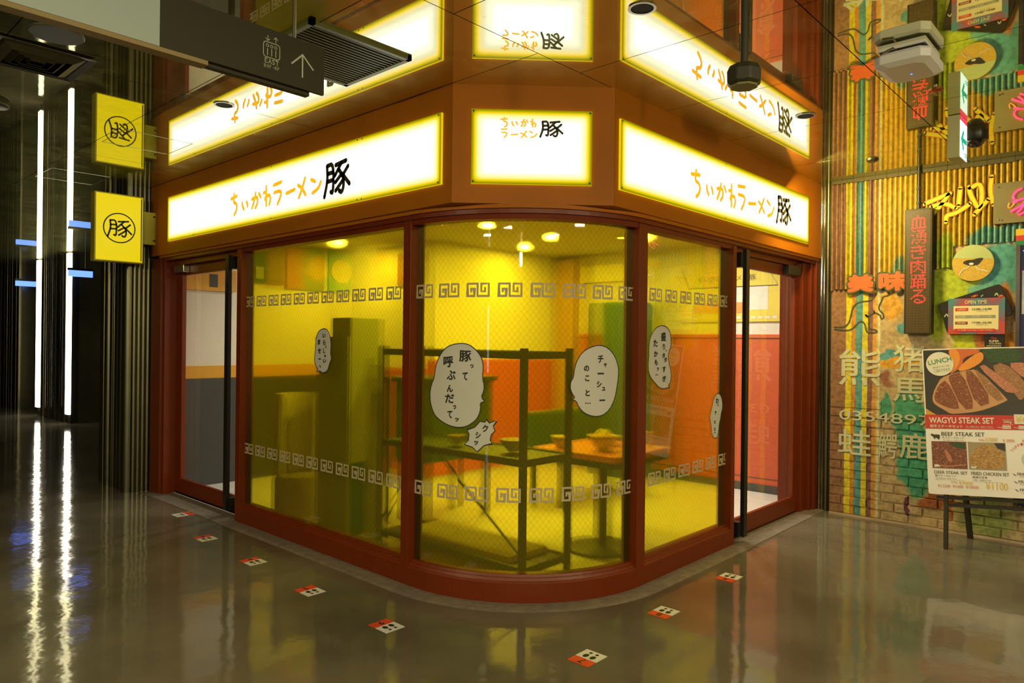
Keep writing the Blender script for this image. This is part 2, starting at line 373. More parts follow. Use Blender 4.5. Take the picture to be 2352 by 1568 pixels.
def text(s, a0, a1, b0, b1, bold=0., rot=0., keep=False, res=3):
    """text fitted into the box a0..a1, b0..b1"""
    V, F, x0, x1, y0, y1 = glyphs(s, bold, res); sx = (a1 - a0) / max(x1 - x0, 1e-6); sy = (b1 - b0) / max(y1 - y0, 1e-6)
    if keep: sx = sy = min(sx, sy)
    ca, cb = (a0 + a1) / 2, (b0 + b1) / 2; mx, my = (x0 + x1) / 2, (y0 + y1) / 2; c, t = math.cos(rot), math.sin(rot)
    out = []
    for x, y in V:
        p, q = (x - mx) * sx, (y - my) * sy; out.append((ca + p * c - q * t, cb + p * t + q * c))
    return out, F
def thick(s, a0, a1, b0, b1, r):
    v, f = text(s, a0 + r, a1 - r, b0 + r, b1 - r)
    return [([(x + r * math.cos(k * math.pi / 4), y + r * math.sin(k * math.pi / 4)) for x, y in v], f) for k in range(8)] + [(v, f)]
def merge(parts):
    V, F = [], []
    for v, f in parts:
        n = len(V); V += list(v); F += [tuple(i + n for i in g) for g in f]
    return V, F
def decal(name, vf, mp, d, mat, parent=None, label=None, cat=None, group=None, kind=None, uv=False):
    mb = MB()
    if isinstance(vf, list):
        for i, (v, f) in enumerate(vf): mb.add([mp(a, b, d + i * .00012) for a, b in v], f)
    else: mb.add([mp(a, b, d) for a, b in vf[0]], vf[1])
    if uv: mb.uv = list(vf[0])
    return obj(name, mb, mat, parent, label, cat, group, kind, fixn=False)

# shopfront path: s runs from the far left end round the curved corner to the right; off > 0 goes into the shop
S1 = 3.784; S2 = S1 + math.pi / 2; CX, CY = 3.806, 3.396
def path(s, off):
    if s <= S1: return Vector((2.806 + off, 7.18 - s, 0))
    if s >= S2: return Vector((CX + s - S2, 2.396 + off, 0))
    t = s - S1; r = 1 - off
    return Vector((CX - r * math.cos(t), CY - r * math.sin(t), 0))
def onpath(s, z, d=0, base=.05):
    p = path(s, base - d); p.z = z; return p
def svals(s0, s1):
    v = [s0]
    for k in range(25):
        t = S1 + (S2 - S1) * k / 24
        if s0 + 1e-4 < t < s1 - 1e-4: v.append(t)
    return v + [s1]
def sweep(s0, s1, prof):   # prof: closed loop of (off, z)
    sv = svals(s0, s1); n = len(prof); mb = MB(); V = []
    for s in sv:
        for o_, z in prof:
            p = path(s, o_); V.append((p.x, p.y, z))
    F = [(i * n + k, i * n + (k + 1) % n, (i + 1) * n + (k + 1) % n, (i + 1) * n + k) for i in range(len(sv) - 1) for k in range(n)]
    F += [tuple(range(n)), tuple(range((len(sv) - 1) * n, len(sv) * n))[::-1]]
    return mb.add(V, F)
def sbox(s0, s1, o0, o1, z0, z1): return sweep(s0, s1, [(o0, z0), (o1, z0), (o1, z1), (o0, z1)])
def sface(s0, s1, z0, z1, off):   # thin curved sheet with uv in metres
    sv = svals(s0, s1); mb = MB(); mb.uv = []
    for s in sv:
        p = path(s, off)
        for z in (z0, z1): mb.v.append((p.x, p.y, z)); mb.uv.append((s, z))
    mb.f = [(2 * i, 2 * i + 2, 2 * i + 3, 2 * i + 1) for i in range(len(sv) - 1)]
    return mb

H = 2.96
# ------------------------------------------------------------ floor and ceiling
fl = obj('floor', B(-9, 12, -9, 26, -.1, 0), FLOOR, kind='structure')
obj('concrete_strip', sweep(1.52, 6.63, [(-.13, 0), (.10, 0), (.10, .004), (-.10, .004)]), CONC, fl, label='rough lighter concrete strip round the foot of the shopfront')
obj('concrete_strip', MB().prism([(2.68, 5.66), (2.95, 5.66), (2.95, 7.1), (2.68, 7.3)], .0, .005), CONC, fl)
obj('concrete_strip', MB().prism([(5.08, 2.27), (6.72, 2.30), (6.72, 2.5), (5.08, 2.5)], .0, .005), CONC, fl)

cl = thing('ceiling', (0, 0, H), kind='structure')
GAP = .0025
def cpanel(x0, x1, y0, y1):
    obj('ceiling_panel', B(x0 + GAP, x1 - GAP, y0 + GAP, y1 - GAP, H, H + .02), CEIL, cl)
xs = [-1.90, -.97, -.04, .89, 1.82, 2.75]; ys = [2.372, 4.376, 6.38, 8.384]
for i in range(5):
    for j in range(3): cpanel(xs[i], xs[i + 1], ys[j], ys[j + 1])
xs = [-1.55, -.62, .31, 1.24, 2.17, 3.10, 3.963, 4.84, 5.872, 6.62]; ys = [-2.4, -1.2, 0, 1.186, 2.372]
for i in range(9):
    for j in range(4): cpanel(xs[i], xs[i + 1], ys[j], ys[j + 1])
for a in ((-9, -1.90, -9, 26), (-1.90, 12, 8.384, 26), (-1.55, 12, -9, -2.4), (6.62, 12, -2.4, 2.372), (-1.90, -1.55, -2.4, 2.372)): cpanel(*a)
obj('ceiling_panel', MB().prism([(2.75 + GAP, 2.372 + GAP), (3.5, 2.372 + GAP), (2.75 + GAP, 3.1)], H, H + .02), CEIL, cl)
obj('ceiling_slab', B(-9, 12, -9, 26, H + .03, H + .1), BLACK, cl)
def hatch(x0, x1, y0, y1):
    mb = MB(); t = .0035
    for a in ((x0, x1, y0, y0 + t), (x0, x1, y1 - t, y1), (x0, x0 + t, y0, y1), (x1 - t, x1, y0, y1)): mb.box(*a, H - .0015, H + .001)
    obj('hatch_edge', mb, STEEL, cl)
hatch(1.86, 2.335, 5.43, 5.9); hatch(1.86, 2.33, 7.15, 7.65)

# ------------------------------------------------------------ shopfront
fa = thing('trim_1', (2.756, 7.1, 2.28), kind='structure')
X0, Y0 = 2.756, 2.356; CA, CB = 3.014, 3.414
obj('fascia_panel', MB().prism([(X0, 7.34), (X0, CA + .001), (X0 + .12, CA + .05), (X0 + .12, 7.34)], 2.285, H), RUST, fa, label='long left fascia board')
obj('fascia_panel', MB().prism([(X0, CA - .001), (CB - .001, Y0), (CB + .05, Y0 + .12), (X0 + .12, CA + .05)], 2.285, H), RUST, fa, label='narrow corner fascia board')
obj('fascia_panel', MB().prism([(CB + .001, Y0), (6.74, Y0), (6.74, Y0 + .12), (CB + .05, Y0 + .12)], 2.285, H), RUST, fa, label='long right fascia board')
obj('soffit', sweep(.0, 8.3, [(-.028, 2.262), (.14, 2.262), (.14, 2.285), (-.028, 2.285)]), RUST, fa)
obj('moulding', sweep(.0, 8.3, [(-.012, 2.235), (.14, 2.235), (.14, 2.262), (-.012, 2.262)]), RED, fa)
obj('moulding', sweep(1.52, 6.63, [(.012, 2.205), (.1, 2.205), (.1, 2.235), (.004, 2.235)]), RED, fa)

def base_of(win, s0, s1):
    obj('sill', sweep(s0, s1, [(0, 0), (.1, 0), (.1, .125), (.006, .125), (0, .118)]), RED, win, bev=.002)
    obj('sill_bead', sweep(s0, s1, [(.012, .125), (.1, .125), (.1, .142), (.02, .142)]), RED, win)
    obj('sill_bead', sweep(s0, s1, [(.03, .142), (.1, .142), (.1, .156), (.036, .156)]), RED, win)
def glazing(win, s0, s1, f0, f1):
    obj('pane', sface(s0, s1, .15, 2.21, .05), GLASS_W, win, fixn=False)
    obj('window_film', sface(s0 + f0, s1 - f1, .156, 2.205, .06), FILM, win, label='transparent yellow film behind the wired glass', fixn=False)
    if f0: obj('film_edge', sface(s0, s0 + f0, .156, 2.205, .06), FILMEDGE, win, fixn=False)
    if f1: obj('film_edge', sface(s1 - f1, s1, .156, 2.205, .06), FILMEDGE, win, fixn=False)
def mull(win, s0, s1, z0=.0):
    obj('mullion', sweep(s0, s1, [(0, z0), (.12, z0), (.12, 2.235), (0, 2.235)]), RED, win, bev=.002)
w1 = thing('window_1', (2.806, 4.5, 0), kind='structure')
mull(w1, 1.52, 1.593); base_of(w1, 1.593, 3.68); glazing(w1, 1.593, 3.68, .075, 0)
w2 = thing('window_2', (3.1, 2.7, 0), kind='structure')
mull(w2, 3.68, 3.75); base_of(w2, 3.75, 5.30); glazing(w2, 3.75, 5.30, .05, .05)
w3 = thing('window_3', (4.4, 2.396, 0), kind='structure')
mull(w3, 5.30, 5.393); base_of(w3, 5.393, 6.575); glazing(w3, 5.393, 6.575, 0, .085); mull(w3, 6.575, 6.63)

# meander motifs on the glass
FRET = pm('grey_gold_print', (.50, .42, .24), .6, var=.1)
PTS = [(.2, .68), (.2, .42), (.34, .42), (.34, .95), (.04, .95), (.04, .05), (.48, .05), (.48, .95), (.96, .95), (.96, .05), (.64, .05), (.64, .62), (.8, .62), (.8, .3)]
def fret(win, s, z, wd=.15, hg=.08):
    p = [(s - wd / 2 + a * wd, z + hg / 2 - b * hg) for a, b in PTS]
    decal('meander_motif', strokes([p], .0125, smooth=False), onpath, .003, FRET, win)
for k in range(11): fret(w1, 1.672 + .1875 * k - .02, 1.801); fret(w1, 1.655 + .1893 * k, .604)
for k in range(8): fret(w2, 3.829 + .2012 * k, 1.80); fret(w2, 3.832 + .2014 * k, .603 + .0022 * k)
for k in range(6): fret(w3, 5.568 + .194 * k, 1.811 + .001 * k); fret(w3, 5.575 + .192 * k, .629 + .003 * k)

# speech bubbles printed on the glass
def bubble(label, pts, words, smooth=1, name='speech_bubble'):
    c = onpath(sum(p[0] for p in pts) / len(pts), min(p[1] for p in pts))
    t = thing(name, c, label, 'sticker', 'speech bubbles on the windows')
    v = fan(pts, 5, smooth); bf = decal('bubble_fill', v, onpath, .004, BUB, t)
    n = len(v[0]) // 5; edge = v[0][-((len(v[0]) - 1) // 5):]
    decal('bubble_outline', strokes([edge], .0055, False, closed=True), onpath, .0055, BLKP, t)
    ly = []
    for k in range(5):
        ox, oy = (.0013 * math.cos(k * 1.5708), .0013 * math.sin(k * 1.5708)) if k < 4 else (0, 0)
        ly.append(merge([text(ch, a + ox - q / 2, a + ox + q / 2, b + oy - r / 2, b + oy + r / 2, .01) for ch, a, b, q, r in words]))
    decal('lettering', ly, onpath, .0055, BLKP, bf)
bubble('largest speech bubble, left half of the curved corner window',
  [(4.119, 1.487), (4.063, 1.479), (4.023, 1.465), (3.982, 1.432), (3.946, 1.375), (3.931, 1.328), (3.925, 1.276), (3.903, 1.238), (3.889, 1.186), (3.894, 1.13), (3.912, 1.084), (3.938, 1.048), (3.988, 1.018), (4.047, .997), (4.109, .989), (4.168, .999), (4.219, 1.031), (4.244, 1.061), (4.259, 1.109), (4.253, 1.141), (4.285, 1.149), (4.26, 1.175), (4.275, 1.205), (4.28, 1.241), (4.267, 1.286), (4.273, 1.35), (4.263, 1.4), (4.234, 1.44), (4.193, 1.472), (4.156, 1.485)],
  [('豚', 4.152, 1.412, .08, .065), ('っ', 4.197, 1.353, .02, .02), ('て', 4.153, 1.293, .034, .045), ('呼', 4.033, 1.377, .07, .065), ('ぶ', 4.055, 1.297, .062, .055), ('ん', 4.047, 1.218, .042, .042),
   ('だ', 4.045, 1.158, .065, .052), ('っ', 4.082, 1.109, .02, .022), ('て', 4.049, 1.064, .034, .042), ('ッ', 4.1, 1.036, .024, .022)])
bubble('spiky white burst below the largest speech bubble',
  [(4.255, 1.034), (4.285, 1.029), (4.297, 1.045), (4.314, 1.025), (4.341, 1.037), (4.36, 1.036), (4.339, 1.01), (4.349, .979), (4.327, .958), (4.32, .926), (4.333, .906), (4.281, .893), (4.239, .854), (4.206, .88), (4.153, .893), (4.179, .919), (4.184, .956), (4.171, .981), (4.22, .997)],
  [('ク', 4.288, .993, .036, .04), ('シ', 4.243, .952, .032, .036), ('ッ', 4.231, .906, .024, .024)], 0)
bubble('round speech bubble near the right edge of the curved corner window',
  [(5.008, 1.487), (4.94, 1.471), (4.884, 1.44), (4.848, 1.385), (4.834, 1.331), (4.831, 1.296), (4.812, 1.269), (4.810, 1.228), (4.828, 1.192), (4.843, 1.178), (4.821, 1.164), (4.851, 1.157), (4.867, 1.122), (4.903, 1.086), (4.967, 1.062), (5.035, 1.064), (5.094, 1.097), (5.137, 1.163), (5.152, 1.222), (5.166, 1.292), (5.167, 1.349), (5.14, 1.413), (5.081, 1.469)],
  [('チ', 5.02, 1.402, .04, .045), ('ャ', 5.056, 1.367, .022, .022), ('ー', 5.022, 1.316, .045, .008), ('シ', 5.011, 1.253, .035, .035), ('ュ', 5.045, 1.225, .022, .02), ('ー', 5.036, 1.157, .04, .007),
   ('の', 4.919, 1.347, .034, .032), ('こ', 4.924, 1.289, .028, .032), ('と', 4.928, 1.203, .028, .036), ('…', 4.931, 1.142, .034, .006)])
bubble('small narrow speech bubble in the middle of the left window',
  [(2.735, 1.58), (2.668, 1.561), (2.639, 1.514), (2.629, 1.447), (2.626, 1.396), (2.617, 1.354), (2.635, 1.312), (2.666, 1.288), (2.651, 1.269), (2.689, 1.276), (2.734, 1.259), (2.793, 1.28), (2.814, 1.334), (2.839, 1.367), (2.823, 1.4), (2.83, 1.466), (2.817, 1.531), (2.787, 1.569)],
  [('い', 2.741, 1.527, .035, .03), ('ら', 2.745, 1.478, .03, .035), ('っ', 2.765, 1.447, .016, .016), ('し', 2.745, 1.419, .022, .034), ('ゃ', 2.757, 1.382, .02, .02), ('い', 2.75, 1.346, .034, .026),
   ('ま', 2.677, 1.481, .034, .036), ('せ', 2.683, 1.418, .036, .034), ('ー', 2.688, 1.36, .03, .006), ('っ', 2.693, 1.306, .018, .016)])
bubble('tall speech bubble at the upper left of the right window',
  [(5.643, 1.617), (5.578, 1.603), (5.53, 1.57), (5.499, 1.525), (5.487, 1.474), (5.491, 1.434), (5.486, 1.395), (5.482, 1.361), (5.488, 1.316), (5.52, 1.275), (5.575, 1.239), (5.619, 1.212), (5.674, 1.201), (5.719, 1.208), (5.748, 1.201), (5.732, 1.222), (5.758, 1.239), (5.774, 1.297), (5.729, 1.386), (5.728, 1.433), (5.767, 1.492), (5.757, 1.539), (5.745, 1.58), (5.705, 1.608)],
  [('盛', 5.664, 1.544, .058, .055), ('り', 5.672, 1.477, .025, .036), ('、', 5.70, 1.452, .012, .012), ('タ', 5.668, 1.42, .034, .032), ('タ', 5.692, 1.392, .034, .032), ('す', 5.677, 1.33, .04, .036), ('ぎ', 5.680, 1.268, .042, .036),
   ('た', 5.567, 1.5, .048, .044), ('か', 5.573, 1.431, .044, .036), ('も', 5.577, 1.377, .036, .036), ('ッ', 5.6, 1.333, .022, .02), ('…', 5.587, 1.296, .03, .006)])
bubble('slim speech bubble at the right edge of the right window',
  [(6.437, 1.143), (6.389, 1.12), (6.362, 1.082), (6.345, 1.032), (6.323, .995), (6.315, .963), (6.332, .93), (6.343, .884), (6.354, .838), (6.396, .809), (6.437, .818), (6.457, .862), (6.463, .913), (6.486, .951), (6.49, .984), (6.517, 1.028), (6.508, 1.087), (6.479, 1.125)],
  [('わ', 6.43, 1.085, .04, .04), ('っ', 6.44, 1.05, .016, .014), ('ァ', 6.405, .996, .024, .024), ('と', 6.396, .932, .022, .022), ('と', 6.397, .88, .02, .022), ('…', 6.395, .854, .02, .005)])

# ------------------------------------------------------------ doors
dl = thing('door_1', (2.93, 6.4, 0), kind='structure')
obj('door_jamb', B(2.776, 3.02, 7.13, 7.36, 0, 2.262), RED, dl, bev=.004)
obj('door_jamb', B(2.80, 3.0, 7.09, 7.13, 0, 2.262), RED, dl, bev=.004)
obj('door_head', B(2.86, 2.98, 5.66, 7.1, 2.19, 2.262), RED, dl)
obj('threshold', B(2.90, 2.99, 5.66, 7.1, 0, .012), STEEL, dl)
def leaf(p, ax, c, a0, a1):
    """door leaf: ax 'y' runs along y at x=c, 'x' runs along x at y=c"""
    bx = (lambda u0, u1, z0, z1, t=.02: B(c - t, c + t, u0, u1, z0, z1)) if ax == 'y' else (lambda u0, u1, z0, z1, t=.02: B(u0, u1, c - t, c + t, z0, z1))
    lf = obj('door_leaf', bx(a0, a0 + .1, .015, 2.185), RED, p, bev=.003)
    obj('stile', bx(a1 - .1, a1, .015, 2.185), RED, lf, bev=.003)
    obj('top_rail', bx(a0 + .1, a1 - .1, 2.10, 2.185), RED, lf, bev=.003)
    obj('bottom_rail', bx(a0 + .1, a1 - .1, .015, .14), RED, lf, bev=.003)
    obj('glazing_bead', bx(a0 + .1, a1 - .1, .14, .15, .014), RED, lf)
    mb = MB(); u0, u1 = a0 + .1, a1 - .1
    P = [(c, u0), (c, u1)] if ax == 'y' else [(u0, c), (u1, c)]
    mb.v = [(P[0][0], P[0][1], .15), (P[1][0], P[1][1], .15), (P[1][0], P[1][1], 2.10), (P[0][0], P[0][1], 2.10)]; mb.f = [(0, 1, 2, 3)]
    obj('door_glass', mb, GLASS, lf, label='clear door glass', fixn=False)
    return lf
l1 = leaf(dl, 'y', 2.94, 5.68, 7.085)
obj('pull_handle', B(2.835, 2.865, 5.87, 5.93, .05, 2.205), BLACK, dl, label='full height black pull handle')
obj('handle_bracket', B(2.86, 2.925, 5.84, 5.90, .05, .15), BLACK, dl); obj('handle_bracket', B(2.86, 2.925, 5.84, 5.90, 2.09, 2.19), BLACK, dl)
obj('door_closer', B(2.86, 2.92, 6.83, 7.05, 2.12, 2.19), STEEL, dl, bev=.005, label='silver door closer box')
obj('closer_arm', MB().bar((2.89, 6.95, 2.2), (2.86, 7.1, 2.235), .02, .008), STEEL, dl)
dr = thing('door_2', (5.8, 2.46, 0), kind='structure')
obj('door_jamb', B(6.48, 6.60, 2.43, 2.64, 0, 2.262), RED, dr, bev=.004)
obj('door_jamb', B(6.60, 6.66, 2.40, 2.64, 0, 2.262), RED, dr, bev=.004)
obj('door_jamb', B(6.66, 6.74, 2.376, 2.64, 0, 2.285), RED, dr, bev=.004)
obj('door_head', B(5.08, 6.5, 2.44, 2.56, 2.19, 2.262), RED, dr)
obj('threshold', B(5.08, 6.5, 2.45, 2.54, 0, .012), STEEL, dr)
l2 = leaf(dr, 'x', 2.48, 5.09, 6.47)
obj('pull_handle', B(5.17, 5.225, 2.36, 2.39, .045, 2.215), BLACK, dr, label='full height black pull handle')
obj('handle_bracket', B(5.12, 5.18, 2.38, 2.462, .05, .16), BLACK, dr); obj('handle_bracket', B(5.12, 5.18, 2.38, 2.462, 2.08, 2.19), BLACK, dr)
obj('door_closer', B(6.1, 6.36, 2.40, 2.46, 2.10, 2.18), BLACK, dr, bev=.005, label='black door closer box')
obj('closer_arm', MB().bar((6.3, 2.43, 2.2), (6.5, 2.42, 2.235), .02, .008), BLACK, dr)

# ------------------------------------------------------------ light box signs
GL = {'ち': [[(.0, .2), (.9, .13)], [(.5, .0), (.38, .42), (.78, .44), (.98, .62), (.85, .85), (.55, 1)]],
 'い': [[(0, .12), (.02, .55), (.28, .98)], [(.72, .1), (.9, .45), (.92, .7)]],
 'か': [[(0, .36), (.45, .26), (.68, .38), (.6, .8), (.4, .98)], [(.42, 0), (.3, .45), (.02, .95)], [(.8, .08), (1, .36)]],
 'わ': [[(.36, 0), (.38, 1)], [(.0, .3), (.5, .27), (.08, .78), (.5, .5), (.85, .48), (1, .72), (.8, .98)]],
 'ラ': [[(.0, .06), (.95, .0)], [(.05, .42), (.98, .4), (.88, .7), (.5, 1)]],
 'ー': [[(0, .8), (1, .2)]], 'メ': [[(.92, 0), (.5, .6), (.12, 1)], [(.0, .3), (.5, .5), (1, .92)]],
 'ン': [[(0, .02), (.4, .22)], [(1, .35), (.75, .8), (.15, 1)]],
 '豚': [[(.1, .06), (.13, .5), (.0, 1)], [(.1, .06), (.37, .03), (.36, .95), (.26, .88)], [(.13, .31), (.35, .29)], [(.12, .55), (.35, .53)],
        [(.45, .1), (.86, .04)], [(.68, .07), (.42, .42)], [(.58, .26), (.76, .5), (.78, .8), (.7, .98), (.6, .9)], [(.68, .42), (.45, .62)], [(.75, .6), (.46, .88)], [(.94, .22), (.74, .45)], [(.72, .42), (1, .76)]]}
def hand(ch, a0, a1, b0, b1, wd):
    return strokes([[(a0 + x * (a1 - a0), b1 - y * (b1 - b0)) for x, y in st] for st in GL[ch]], wd)
def box_sign(label, mp, W, Hh, lines, wd, wd2, screws, base):
    t = thing('light_box_sign', base, label, 'sign', 'shop name light boxes')
    mb = MB(); V = [(0, 0), (W, 0), (W, Hh), (0, Hh)]
    mb.add([mp(a, b, d) for d in (.0, .015) for a, b in V], [(0, 1, 5, 4), (1, 2, 6, 5), (2, 3, 7, 6), (3, 0, 4, 7)])
    obj('acrylic_edge', mb, YEL_EDGE, t, label='glowing yellow acrylic edge')
    fp = decal('face_panel', (V, [(0, 1, 2, 3)]), mp, .015, lightbox('face_%d' % len(MATS), W, Hh), t, label='glowing white face with a yellow rim', uv=True)
    for c, a0, a1, b0, b1 in lines:
        dk_ = c == '豚'; decal('letter', hand(c, a0, a1, b0, b1, wd2 if dk_ else wd), mp, .0162, OLIVE if dk_ else ORANGE_L, fp, label='dark hand drawn kanji' if dk_ else 'orange hand drawn letter')
    for a, b in screws:
        decal('screw', fan([(a + .006 * math.cos(k), b + .006 * math.sin(k)) for k in range(0, 6)], 1, 1), mp, .017, BLKP, t)
    return t
LZ = 2.398
LS = [('ち', 1.277, 1.382, 2.5, 2.667), ('い', 1.469, 1.562, 2.525, 2.587), ('か', 1.624, 1.761, 2.514, 2.629), ('わ', 1.807, 1.912, 2.514, 2.657), ('ラ', 1.957, 2.07, 2.505, 2.661), ('ー', 2.138, 2.253, 2.562, 2.585), ('メ', 2.299, 2.398, 2.514, 2.642), ('ン', 2.471, 2.592, 2.524, 2.621), ('豚', 2.639, 2.932, 2.475, 2.695)]
RS = [('ち', .824, .946, 2.481, 2.654), ('い', 1.035, 1.129, 2.519, 2.583), ('か', 1.187, 1.32, 2.508, 2.624), ('わ', 1.368, 1.472, 2.491, 2.644), ('ラ', 1.515, 1.631, 2.495, 2.665), ('ー', 1.695, 1.813, 2.55, 2.573), ('メ', 1.868, 1.972, 2.515, 2.629), ('ン', 2.026, 2.154, 2.509, 2.627), ('豚', 2.214, 2.5, 2.483, 2.701)]
CS = [('ち', .094, .132, 2.716, 2.769), ('い', .157, .189, 2.723, 2.749), ('か', .209, .246, 2.72, 2.76), ('わ', .262, .293, 2.719, 2.763), ('ラ', .097, .13, 2.656, 2.705), ('ー', .154, .19, 2.672, 2.677), ('メ', .207, .241, 2.658, 2.695), ('ン', .258, .298, 2.66, 2.694), ('豚', .318, .445, 2.664, 2.756)]
dz = lambda q, z, du=0: [(c, a - du, b - du, e - z, f - z) for c, a, b, e, f in q]
mpL = plane((X0, 6.92 - .018, LZ), (0, -1, 0), (0, 0, 1), (-1, 0, 0))
box_sign('long white and yellow light box sign on the left face of the shop', mpL, 3.811, .411, dz(LS, LZ, .018), .029, .032,
         [(a, b) for b in (.012, .399) for a in (.55, .58, 1.9, 3.0, 3.05, 3.79)], (X0, 5, LZ))
mpR = plane((3.455, Y0, 2.382), (1, 0, 0), (0, 0, 1), (0, -1, 0))
box_sign('long white and yellow light box sign on the right face above the right door', mpR, 2.915, .410, dz(RS, 2.382), .027, .031,
         [(a, b) for b in (.012, .398) for a in (.012, 1.32, 2.9)], (4.9, Y0, 2.38))
s2 = 2 ** -.5
mpC = plane((5.77 / 2 + s2 * -.073, 5.77 / 2 + s2 * .073, 2.393), (s2, -s2, 0), (0, 0, 1), (-s2, -s2, 0))
box_sign('small white and yellow light box sign on the corner between two long ones', mpC, .688, .423, dz(CS, 2.393, -.073), .0092, .0125,
         [(a, b) for b in (.012, .411) for a in (.012, .676)], (3.1, 2.7, 2.39))

# projecting yellow sign with the ringed kanji
ps = thing('projecting_sign', (2.43, 7.23, 2.2), 'square yellow projecting sign with a ringed kanji beside the metal pillar', 'sign')
YEL = em('yellow_sign_face', (.78, .60, .0), .95)
obj('sign_box', B(2.215, 2.64, 7.2, 7.3, 2.197, 2.83), pm('yellow_case', (.5, .42, .02), .4), ps, bev=.004)
mpY = plane((2.215, 7.2, 2.197), (1, 0, 0), (0, 0, 1), (0, -1, 0))
decal('face_panel', rect(.012, .412, .012, .62), mpY, .004, YEL, ps, label='glowing plain yellow face')
obj('sign_rim', MB().box(2.612, 2.62, 7.192, 7.199, 2.22, 2.81), OLIVE, ps)
decal('ring', strokes([[(.21 + .135 * math.cos(k * math.pi / 16), .315 + .135 * math.sin(k * math.pi / 16)) for k in range(32)]], .011, False, closed=True), mpY, .0055, OLIVE, ps)
decal('lettering', hand('豚', .11, .315, .23, .39, .016), mpY, .0055, OLIVE, ps)
obj('wall_bracket', B(2.64, 2.775, 7.22, 7.28, 2.39, 2.70), pm('yellow_green_plate', (.6, .6, .04), .4), ps, bev=.003)
for z in (2.43, 2.66): obj('bolt', MB().lathe((2.74, 7.215, z), [(.008, -.006), (.008, .006)], 8, 'y'), BLACK, ps)

# ------------------------------------------------------------ shop interior (setting)
IW = pm('interior_white', (.78, .72, .62), .6, var=.03); IRED = pm('interior_red_panel', (.62, .10, .035), .45, var=.08, scale=3)
IOR = pm('interior_orange', (.72, .36, .03), .5, var=.05); IDARK = pm('interior_dark_grey', (.055, .055, .05), .5)
IFL = pm('interior_pale_floor', (.74, .74, .72), .35, var=.03); IGRN = pm('interior_green', (.03, .12, .035), .5); IBRN = pm('poster_brown', (.45, .20, .05), .6)
inner = [(2.9, 7.2)] + [tuple(path(s, .09).xy) for s in svals(S1, S2)] + [(7.03, 2.486), (7.03, 7.2)]
fi = obj('floor', MB().prism(inner, .0, .012), IFL, kind='structure')
obj('ceiling', MB().prism(inner, 2.55, 2.6), pm('interior_ceiling', (.55, .5, .42), .6), kind='structure')
wb = obj('wall_back', B(2.96, 5.0, 7.2, 7.3, 0, 2.7), IW, kind='structure')
obj('orange_band', B(2.96, 4.99, 7.19, 7.2, 1.095, 1.22), IOR, wb); obj('dark_wainscot', B(2.96, 4.99, 7.185, 7.2, .0, 1.095), IDARK, wb)
wp = obj('wall_partition', B(5.0, 7.1, 5.7, 5.8, 0, 2.7), IW, kind='structure')
obj('orange_wainscot', B(5.0, 7.03, 5.685, 5.7, .08, 1.3), IRED, wp)
ws = obj('wall_side', B(5.0, 5.1, 5.8, 7.3, 0, 2.7), IW, kind='structure')
obj('orange_wainscot', B(4.985, 5.0, 5.7, 7.18, .08, 1.2), IRED, ws)
wr = obj('wall_right', B(7.03, 7.15, 2.45, 5.8, 0, 2.7), IW, kind='structure')
obj('red_wainscot', B(7.015, 7.03, 2.5, 5.68, .09, 1.56), IRED, wr); obj('dado_rail', B(7.0, 7.03, 2.5, 5.68, 1.565, 1.60), IRED, wr)
obj('groove', B(7.01, 7.02, 2.5, 5.68, 1.558, 1.567), IDARK, wr); obj('groove', B(7.01, 7.016, 2.5, 5.68, .15, .156), IDARK, wr)
obj('baseboard_right', B(7.0, 7.03, 2.5, 5.68, 0, .09), IDARK, kind='structure')
obj('wall_front_return', B(6.72, 7.15, 2.44, 2.52, 0, 2.7), IW, kind='structure')
obj('trim_2', B(6.9, 7.01, 5.35, 5.68, .0, 2.5), pm('ochre_column', (.45, .25, .04), .5), kind='structure', label='ochre corner column inside the shop')
# posters
def poster(label, b, mat, parts=()):
    t = obj('wall_poster', B(*b), mat, None, label, 'poster', 'posters inside the shop')
    for nm, c, m in parts: obj(nm, B(*c), m, t)
    return t
TEAL = pm('poster_teal', (.10, .40, .28), .6); YP = pm('poster_yellow', (.74, .60, .08), .6)
poster('green poster high on the back wall beside the left door', (3.75, 4.1, 7.17, 7.185, 2.1, 2.5), IGRN, [('pale_corner', (3.76, 3.85, 7.165, 7.17, 2.14, 2.27), PAPER)])
poster('brown orange poster right of the green one on the back wall', (4.13, 4.6, 7.17, 7.185, 2.06, 2.52), IBRN)
t = poster('teal poster with a large yellow disc on the back wall', (4.66, 4.97, 7.17, 7.185, 2.05, 2.53), TEAL)
obj('yellow_disc', MB().lathe((4.83, 7.166, 2.3), [(.14, -.004), (.14, .004)], 28, 'y'), YP, t)
poster('red brown poster on the inner partition wall', (4.97, 4.984, 5.85, 6.3, 2.1, 2.45), IBRN)
poster('orange strip poster with dark emblem seen through the left door', (3.02, 3.55, 7.17, 7.185, 1.98, 2.2), IOR, [('dark_emblem', (3.27, 3.35, 7.165, 7.17, 2.02, 2.15), IDARK)])
poster('long pale yellow banner high on the far wall', (6.985, 7.0, 4.6, 5.3, 2.22, 2.42), pm('bright_banner', (.95, .85, .45), .6))
pt = thing('banner_poster', (7.0, 3.2, 1.72), 'yellow illustrated banner on the white wall seen through the right door', 'poster', 'posters inside the shop')
obj('sheet', B(7.008, 7.028, 2.80, 3.95, 1.73, 2.36), YP, pt); mpP = plane((7.008, 3.95, 1.73), (0, -1, 0), (0, 0, 1), (-1, 0, 0))
decal('house_panel', rect(.1, .98, .12, .36), mpP, .002, PAPER, pt)
decal('house_roof', strokes([[(.02, .56), (.1, .36), (1.08, .36), (.96, .56)]], .008, False), mpP, .003, OLIVE, pt)
decal('orange_counter', rect(.15, .75, .09, .2), mpP, .003, pm('poster_orange', (.75, .28, .06), .6), pt)
